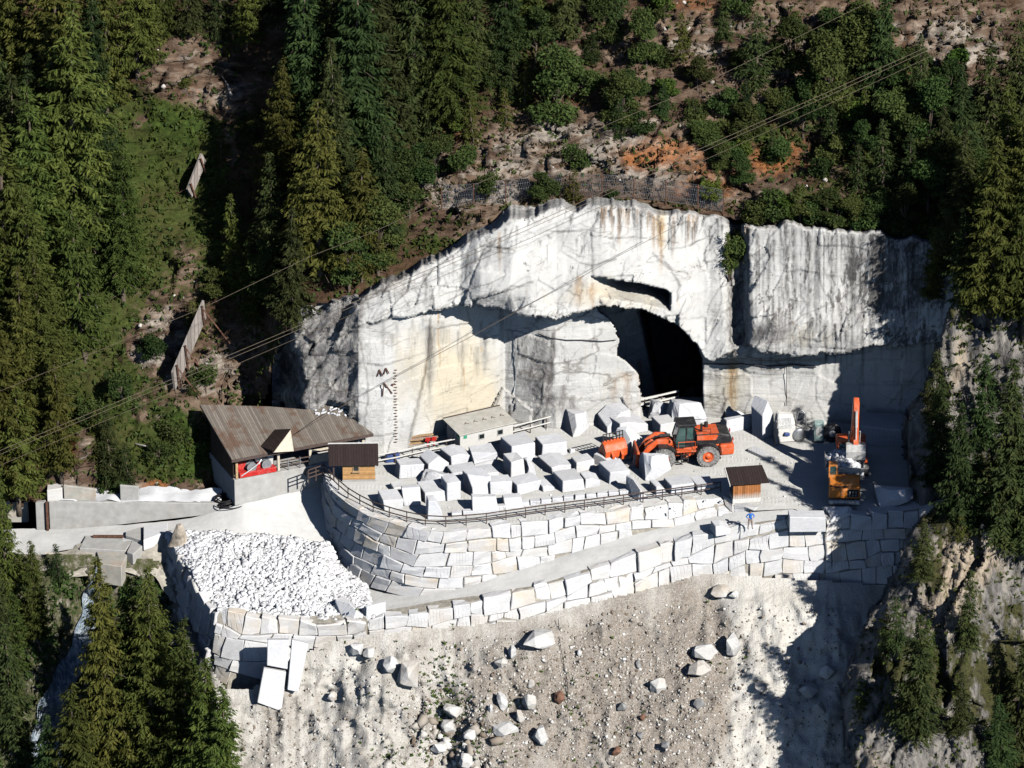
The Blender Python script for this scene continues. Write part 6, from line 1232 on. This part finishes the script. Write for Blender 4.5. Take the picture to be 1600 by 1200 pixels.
for y in (-1.32, 1.32): mb = MB(); mb.hexa([(AX-1.1,y-.5,1.75),(AX-.4,y-.5,2.2),(AX-.4,y+.5,2.2),(AX-1.1,y+.5,1.75)], [(AX-1.12,y-.5,1.82),(AX-.42,y-.5,2.27),(AX-.42,y+.5,2.27),(AX-1.12,y+.5,1.82)]); mb.hexa([(AX-.4,y-.5,2.2),(AX+.5,y-.5,2.25),(AX+.5,y+.5,2.25),(AX-.4,y+.5,2.2)], [(AX-.4,y-.5,2.27),(AX+.5,y-.5,2.32),(AX+.5,y+.5,2.32),(AX-.4,y+.5,2.27)]); mb.build('front_fender', K, ld)
for y in (-.78, .78): mb = MB(); mb.prism([(1.2,2.35),(1.6,2.7),(2.7,2.75),(3.6,2.1),(4.35,.95),(4.2,.5),(3.9,.55),(3.6,1.35),(2.7,2.1),(1.5,2.0)], y-.13, y+.13); mb.build('lift_arm', O, ld, False, .04)
mb = MB(); mb.cyl((3.55,-.85,1.75), (3.55,.85,1.75), .17, 12); mb.build('cross_tube', O, ld)
mb = MB(); mb.prism([(2.9,2.35),(3.15,2.45),(3.75,1.9),(3.6,1.0),(3.3,1.0),(3.4,1.7)], -.16, .16); mb.bar((3.4,0,1.1), (4.3,0,1.0), .2); mb.build('bell_crank', O, ld, False, .03)
mb = MB(); mb.cyl((1.3,0,2.75), (2.3,0,2.75), .16, 12); mb.cyl((2.3,0,2.75), (3.0,0,2.5), .08, 10); mb.build('tilt_cylinder', K, ld)
for y in (-.5, .5): mb = MB(); mb.cyl((1.1,y,1.3), (2.1,y,1.55), .15, 12); mb.cyl((2.1,y,1.55), (3.2,y,1.8), .08, 10); mb.build('lift_cylinder', M['dusty_steel'], ld)
fk = MB(); fk.prism([(4.25,.1),(4.55,.05),(4.75,.5),(4.62,1.75),(4.4,1.8),(4.3,1.1)], -1.35, 1.35); fo = fk.build('fork_carriage', O, ld, False, .05)
for y in (-.8, .8): mb = MB(); mb.prism([(4.6,1.2),(4.85,1.2),(4.95,.3),(6.6,.16),(6.6,.08),(4.7,.04)], y-.2, y+.2); mb.build('fork_tine', M['dusty_steel'], fo, False, .02)
# ---- loader bucket lying in the yard
bp = G(951,716); bk = empty('loader_bucket', bp, R(-62), 'orange loader bucket with a black lattice guard set down among the blocks', 'bucket')
pr = [(0,0),(.55,-.0),(1.15,.25),(1.5,.8),(1.55,1.5),(1.25,2.05),(.8,2.3)]; inn = [(x-.0 if i == 0 else x-.09*(1 if i > 1 else 0), z+.1*(1-i/7)) for i, (x, z) in enumerate(pr)]
mb = MB()
for i in range(len(pr)-1): mb.hexa([(pr[i][0],-1.1,pr[i][1]),(pr[i+1][0],-1.1,pr[i+1][1]),(pr[i+1][0]-.12,-1.1,pr[i+1][1]+.02),(pr[i][0]-.1,-1.1,pr[i][1]+.1)], [(pr[i][0],1.1,pr[i][1]),(pr[i+1][0],1.1,pr[i+1][1]),(pr[i+1][0]-.12,1.1,pr[i+1][1]+.02),(pr[i][0]-.1,1.1,pr[i][1]+.1)])
mb.build('bucket_shell', O, bk, False)
for y in (-1.12, 1.12): mb = MB(); mb.prism(pr+[(.3,1.6),(.05,.9)], y-.05, y+.05); mb.build('side_plate', O, bk)
for y in (-.5, .5): mb = MB(); mb.prism([(1.1,.3),(1.85,.6),(1.9,1.1),(1.5,1.5)], y-.12, y+.12); mb.build('bracket', O, bk)
mb = MB()
for k in range(7): y = -1.05+k*.35; mb.bar((.85,y,2.25), (.75,y,3.05), .07)
for z in (2.6, 3.02): mb.bar((.8,-1.1,z), (.8,1.1,z), .07)
mb.build('lattice_guard', K, bk)
# ---- excavator behind the truck, facing the viewer
ep = G(1333,748); ex = empty('excavator', ep+Vector((0,2.4,0)), R(-90), 'red-orange crawler excavator with its boom raised over the dump truck in the shade', 'excavator'); ex.scale = (1.02,1.02,1.02)
for y in (-1.15, 1.15):
    mb = MB(); mb.prism([(-2.2,.45),(-1.9,.08),(1.9,.08),(2.25,.45),(2.1,.85),(-2.0,.85)], y-.3, y+.3); tk = mb.build('track', M['dark_steel'], ex, False, .05)
    mb = MB()
    for k in range(16): mb.box((-2.0+k*.266,y,.06), (.16,.64,.08)); mb.box((-2.0+k*.266,y,.88), (.16,.64,.06))
    mb.build('grouser', M['dusty_steel'], tk)
mb = MB(); mb.box((0,0,.75), (2.6,1.8,.4)); mb.cyl((0,0,.9), (0,0,1.15), .75, 20); mb.build('undercarriage', M['dark_steel'], ex)
mb = MB(); mb.prism([(-2.7,1.15),(1.5,1.15),(1.5,1.45),(-.3,1.5),(-.3,2.1),(-2.75,2.15)], -1.35, 1.35); mb.build('upper_body', O, ex, False, .08)
mb = MB(); mb.prism([(-2.7,1.2),(-2.0,1.2),(-2.0,2.3),(-2.6,2.3),(-2.95,1.9)], -1.38, 1.38); mb.build('counterweight', O, ex, False, .12)
mb = MB(); mb.prism([(-.25,1.45),(1.45,1.45),(1.5,2.2),(1.05,3.0),(-.2,3.0)], -1.35, -.5); cbx = mb.build('cab', M['cab_glass'], ex, False, .04)
mb = MB(); mb.prism([(-.25,3.0),(1.05,3.0),(1.05,3.12),(-.25,3.12)], -1.38, -.47); 
for a, b in (((1.45,1.5),(1.5,2.2)), ((1.5,2.2),(1.05,3.0)), ((-.22,1.5),(-.2,3.0)), ((.5,1.5),(.5,3.0))):
    for y in (-1.36, -.49): mb.bar((a[0],y,a[1]), (b[0],y,b[1]), .1)
mb.build('cab_frame', O, cbx)
BM = [(.6,1.9),(2.2,5.2),(2.9,6.0),(3.2,7.9)]
mb = MB(); mb.prism([(.3,1.7),(.8,1.5),(2.5,4.6),(3.1,5.6),(3.5,8.0),(3.3,8.3),(3.0,8.2),(2.3,5.8),(1.7,4.9)], -.3, .3); mb.build('boom', O, ex, False, .05)
for y in (-.5, .5): mb = MB(); mb.cyl((.9,y,1.3), (1.9,y,3.4), .13, 10); mb.cyl((1.9,y,3.4), (2.5,y,4.9), .07, 8); mb.build('boom_cylinder', M['dusty_steel'], ex)
mb = MB(); mb.prism([(3.0,8.6),(3.45,8.7),(3.75,7.9),(4.3,4.6),(4.05,4.45),(3.4,7.2),(2.8,8.2)], -.25, .25); mb.build('stick', O, ex, False, .05)
mb = MB(); mb.cyl((2.5,0,6.4), (2.75,0,7.6), .14, 10); mb.cyl((2.75,0,7.6), (2.95,0,8.5), .07, 8); mb.build('stick_cylinder', M['dusty_steel'], ex)
mb = MB(); mb.cyl((3.9,0,7.6), (4.25,0,6.1), .13, 10); mb.cyl((4.25,0,6.1), (4.45,0,5.0), .07, 8); mb.build('bucket_cylinder', M['dusty_steel'], ex)
mb = MB(); mb.prism([(4.0,4.7),(4.5,5.0),(4.7,4.6),(4.35,4.2)], -.22, .22); mb.build('linkage', O, ex)
mb = MB(); mb.prism([(4.05,4.55),(4.75,4.6),(5.0,4.0),(4.95,3.2),(4.5,2.75),(4.35,2.8),(4.75,3.3),(4.75,3.9),(4.4,4.3)], -.85, .85); eb = mb.build('bucket', M['dusty_steel'], ex, False, .03)
for y in (-.85, .85): mb = MB(); mb.prism([(4.05,4.5),(4.75,4.6),(5.0,4.0),(4.95,3.2),(4.5,2.75),(4.2,3.2)], y-.04, y+.04); mb.build('bucket_side', M['dusty_steel'], eb)
for k in range(5): y = -.7+k*.35; mb = MB(); mb.hexa([(4.35,y-.08,2.82),(4.55,y-.08,2.75),(4.55,y+.08,2.75),(4.35,y+.08,2.82)], [(4.2,y-.05,2.5),(4.3,y-.05,2.46),(4.3,y+.05,2.46),(4.2,y+.05,2.5)]); mb.build('tooth', M['dusty_steel'], eb)
# ---- dump truck facing the viewer
tp_ = G(1322,798); dt = empty('dump_truck', tp_+Vector((0,3.6,0)), R(-93), 'mustard dump truck facing the slope with its bed full of white rocks', 'truck'); MU = M['mustard_paint']
for x in (2.0, -2.0):
    for y in (1.15, -1.15): wheel(dt, x, y, .78, .62, 'mustard_paint', True)
mb = MB(); mb.box((0,0,.95), (6.4,1.3,.4)); mb.build('chassis', M['dark_steel'], dt)
mb = MB(); mb.prism([(1.15,1.1),(3.35,1.1),(3.42,2.1),(3.1,2.35),(1.15,2.62)], -1.45, 1.45); hd_ = mb.build('hood', MU, dt, False, .1)
mb = MB(); mb.box((3.42,.78,1.7), (.1,1.0,.78)); gr_ = mb.build('grille', K, hd_, False, .02)
mb = MB()
for k in range(3): mb.lathe([(.05,-.03),(.13,-.02),(.13,.02),(.05,.03)], (3.5,.5+.28*k,1.85), 'y', 10); mb.lathe([(.05,-.03),(.13,-.02),(.13,.02),(.05,.03)], (3.5,.5+.28*k,1.52), 'y', 10)
mb.build('vent_rings', M['dusty_steel'], gr_)
mb = MB(); mb.tube([(3.2,-1.35,2.33),(3.3,-.8,2.25),(3.3,-.3,2.33),(3.25,.2,2.3)], .06, 6); mb.build('hose', K, hd_)
mb = MB(); mb.box((3.55,0,.85), (.3,2.9,.4)); mb.cyl((3.72,-1.0,.9), (3.72,.9,.9), .14, 10); bmp = mb.build('bumper', M['dusty_steel'], dt, False, .04)
for y in (-1.2, 1.2): mb = MB(); mb.box((3.74,y,.88), (.08,.34,.26)); mb.build('headlight', M['lamp'], bmp, False, .03)
mb = MB(); mb.prism([(.7,2.4),(1.7,2.5),(1.75,3.1),(1.5,3.55),(.75,3.55)], -1.45, -.72); cbt = mb.build('cab', M['cab_glass'], dt, False, .04)
mb = MB(); mb.box((1.1,-1.08,3.6), (.95,.8,.1))
for (x, z0_, x1, z1) in ((1.72,2.5,1.75,3.1),(1.75,3.1,1.5,3.55),(.75,2.4,.75,3.55)):
    for y in (-1.43, -.74): mb.bar((x,y,z0_), (x1,y,z1), .11)
mb.box((1.73,-1.08,2.62), (.08,.7,.3)); mb.build('cab_frame', MU, cbt)
mb = MB(); mb.tube([(1.3,1.4,2.5),(1.3,1.4,3.2),(2.9,1.4,3.0),(2.9,1.4,2.4)], .035); mb.build('handrail', K, dt)
mb = MB()
fl_ = [(.55,-1.25,1.7),(-3.1,-1.25,1.5),(-3.1,1.25,1.5),(.55,1.25,1.7)]; tp4 = [(1.0,-1.85,3.1),(-3.4,-1.85,2.7),(-3.4,1.85,2.7),(1.0,1.85,3.1)]
V8 = [Vector(p) for p in fl_+tp4]
for a, b, c, d in ((0,1,5,4),(1,2,6,5),(2,3,7,6),(3,0,4,7)):
    q = [V8[a], V8[b], V8[c], V8[d]]; nn = (q[1]-q[0]).cross(q[3]-q[0]).normalized()*.1; mb.hexa(q, [p+nn for p in q])
mb.hexa([p-Vector((0,0,.1)) for p in V8[:4]], V8[:4]); mb.build('dump_bed', M['dusty_steel'], dt)
rr_ = np.random.RandomState(6); n = 420; u_, v_ = rr_.rand(n), rr_.rand(n); Pb = np.stack([-3.1+3.8*u_, (v_-.5)*3.1, 2.35+.9*np.sin(np.pi*np.clip(v_,.05,.95))*np.sin(np.pi*np.clip(u_*.9+.1,0,1))], -1)
c_, s_ = math.cos(R(-93)), math.sin(R(-93)); Pw = np.stack([Pb[:,0]*c_-Pb[:,1]*s_, Pb[:,0]*s_+Pb[:,1]*c_, Pb[:,2]], -1)+np.array(dt.location)
stones('rock_load', 'broken white rocks heaped in the bed of the mustard dump truck', Pw, (.14,.42), M['heap_stones'], 6, 0)
# ---- the person in a blue jacket on the ramp edge
def person(loc, rz, label):
    V = []; E = []; Rr = []
    def chain(pts, rs_, root=None):
        prev = root
        for p, r_ in zip(pts, rs_):
            V.append(p); Rr.append(r_); i = len(V)-1
            if prev is not None: E.append((prev, i))
            prev = i
        return prev
    pel = chain([(0,0,.95)], [.15]); ch = chain([(0,.0,1.12),(0,-.01,1.30),(0,0,1.42)], [.14,.17,.13], pel); nk = chain([(0,-.01,1.50),(0,-.02,1.56)], [.055,.055], ch); hd = chain([(0,-.03,1.64),(0,-.02,1.72)], [.085,.075], nk); chain([(0,-.115,1.635)], [.014], hd-1)
    for s in (-1, 1):
        chain([(s*.072,-.03,1.65)], [.018], hd-1)
        k = chain([(s*.10,0,.88),(s*.15,-.03,.50),(s*.19,.02,.10)], [.105,.072,.05], pel); chain([(s*.20,-.10,.045),(s*.21,-.17,.035)], [.05,.035], k)
        a = chain([(s*.19,0,1.41),(s*.37,.05,1.18),(s*.21,-.13,1.06)], [.072,.055,.042], ch); h = chain([(s*.16,-.16,1.045)], [.038], a)
        for f in range(4): x = s*(.13-.004*f); y = -.19-.0*f; z = 1.075-.022*f; chain([(x,-.175,z),(x-s*.045,-.185,z-.01),(x-s*.075,-.165,z-.015)], [.010,.009,.008], h)
        chain([(s*.15,-.15,1.09),(s*.115,-.165,1.115)], [.011,.009], h)
    me = bpy.data.meshes.new('body'); me.from_pydata(V, E, []); o = bpy.data.objects.new('tmp', me); COL.objects.link(o); sk = o.modifiers.new('s', 'SKIN'); 
    for i, d_ in enumerate(me.skin_vertices[0].data): d_.radius = (Rr[i], Rr[i]*(.72 if Rr[i] > .12 else 1)); d_.use_root = (i == 0)
    sb = o.modifiers.new('u', 'SUBSURF'); sb.levels = 1; bpy.context.view_layer.update(); dg = bpy.context.evaluated_depsgraph_get(); m2 = bpy.data.meshes.new_from_object(o.evaluated_get(dg)); bpy.data.objects.remove(o); m2.name = 'person'
    for nm in ('blue_jacket', 'trousers', 'skin', 'shoes'): m2.materials.append(M[nm])
    for p in m2.polygons:
        c = p.center; fore = abs(c.x) > .1 and c.y < -.12 and .98 < c.z < 1.14
        p.material_index = 2 if (c.z > 1.50 or fore) else 3 if c.z < .085 else 1 if c.z < .93 else 0; p.use_smooth = True
    b = link('person', m2); b.location = loc; b.rotation_euler.z = rz; b.scale = (1.06,1.06,1.06); tag(b, label, 'person')
    mb = MB(); mb.lathe([(.02,.125),(.07,.11),(.098,.05),(.104,-.01),(.09,-.06)], (0,.005,1.70), 'z', 14); mb.build('hair', M['dark_hair'], b, True)
    for s in (-1, 1): mb = MB(); mb.lathe([(.003,-.008),(.011,-.003),(.011,.003),(.003,.008)], (s*.03,-.108,1.665), 'y', 8); mb.build('eye', M['dark_hair'], b, True)
    mb = MB(); mb.box((0,-.112,1.592), (.045,.012,.01)); mb.build('mouth', M['lips'], b); return b
simple('blue_jacket', (.02,.16,.55), .8, 0, .15, 6); simple('trousers', (.28,.20,.15), .9, 0, .2, 6); simple('skin', (.50,.30,.21), .6, 0, .05, 6); simple('shoes', (.05,.04,.035), .8, 0, .2, 6); simple('dark_hair', (.015,.012,.01), .7, 0, .2, 9); simple('lips', (.35,.12,.1), .6, 0, .05, 6)
person(G(1172,826,-.68), R(12), 'person in a blue jacket and brown trousers standing on the ramp edge')
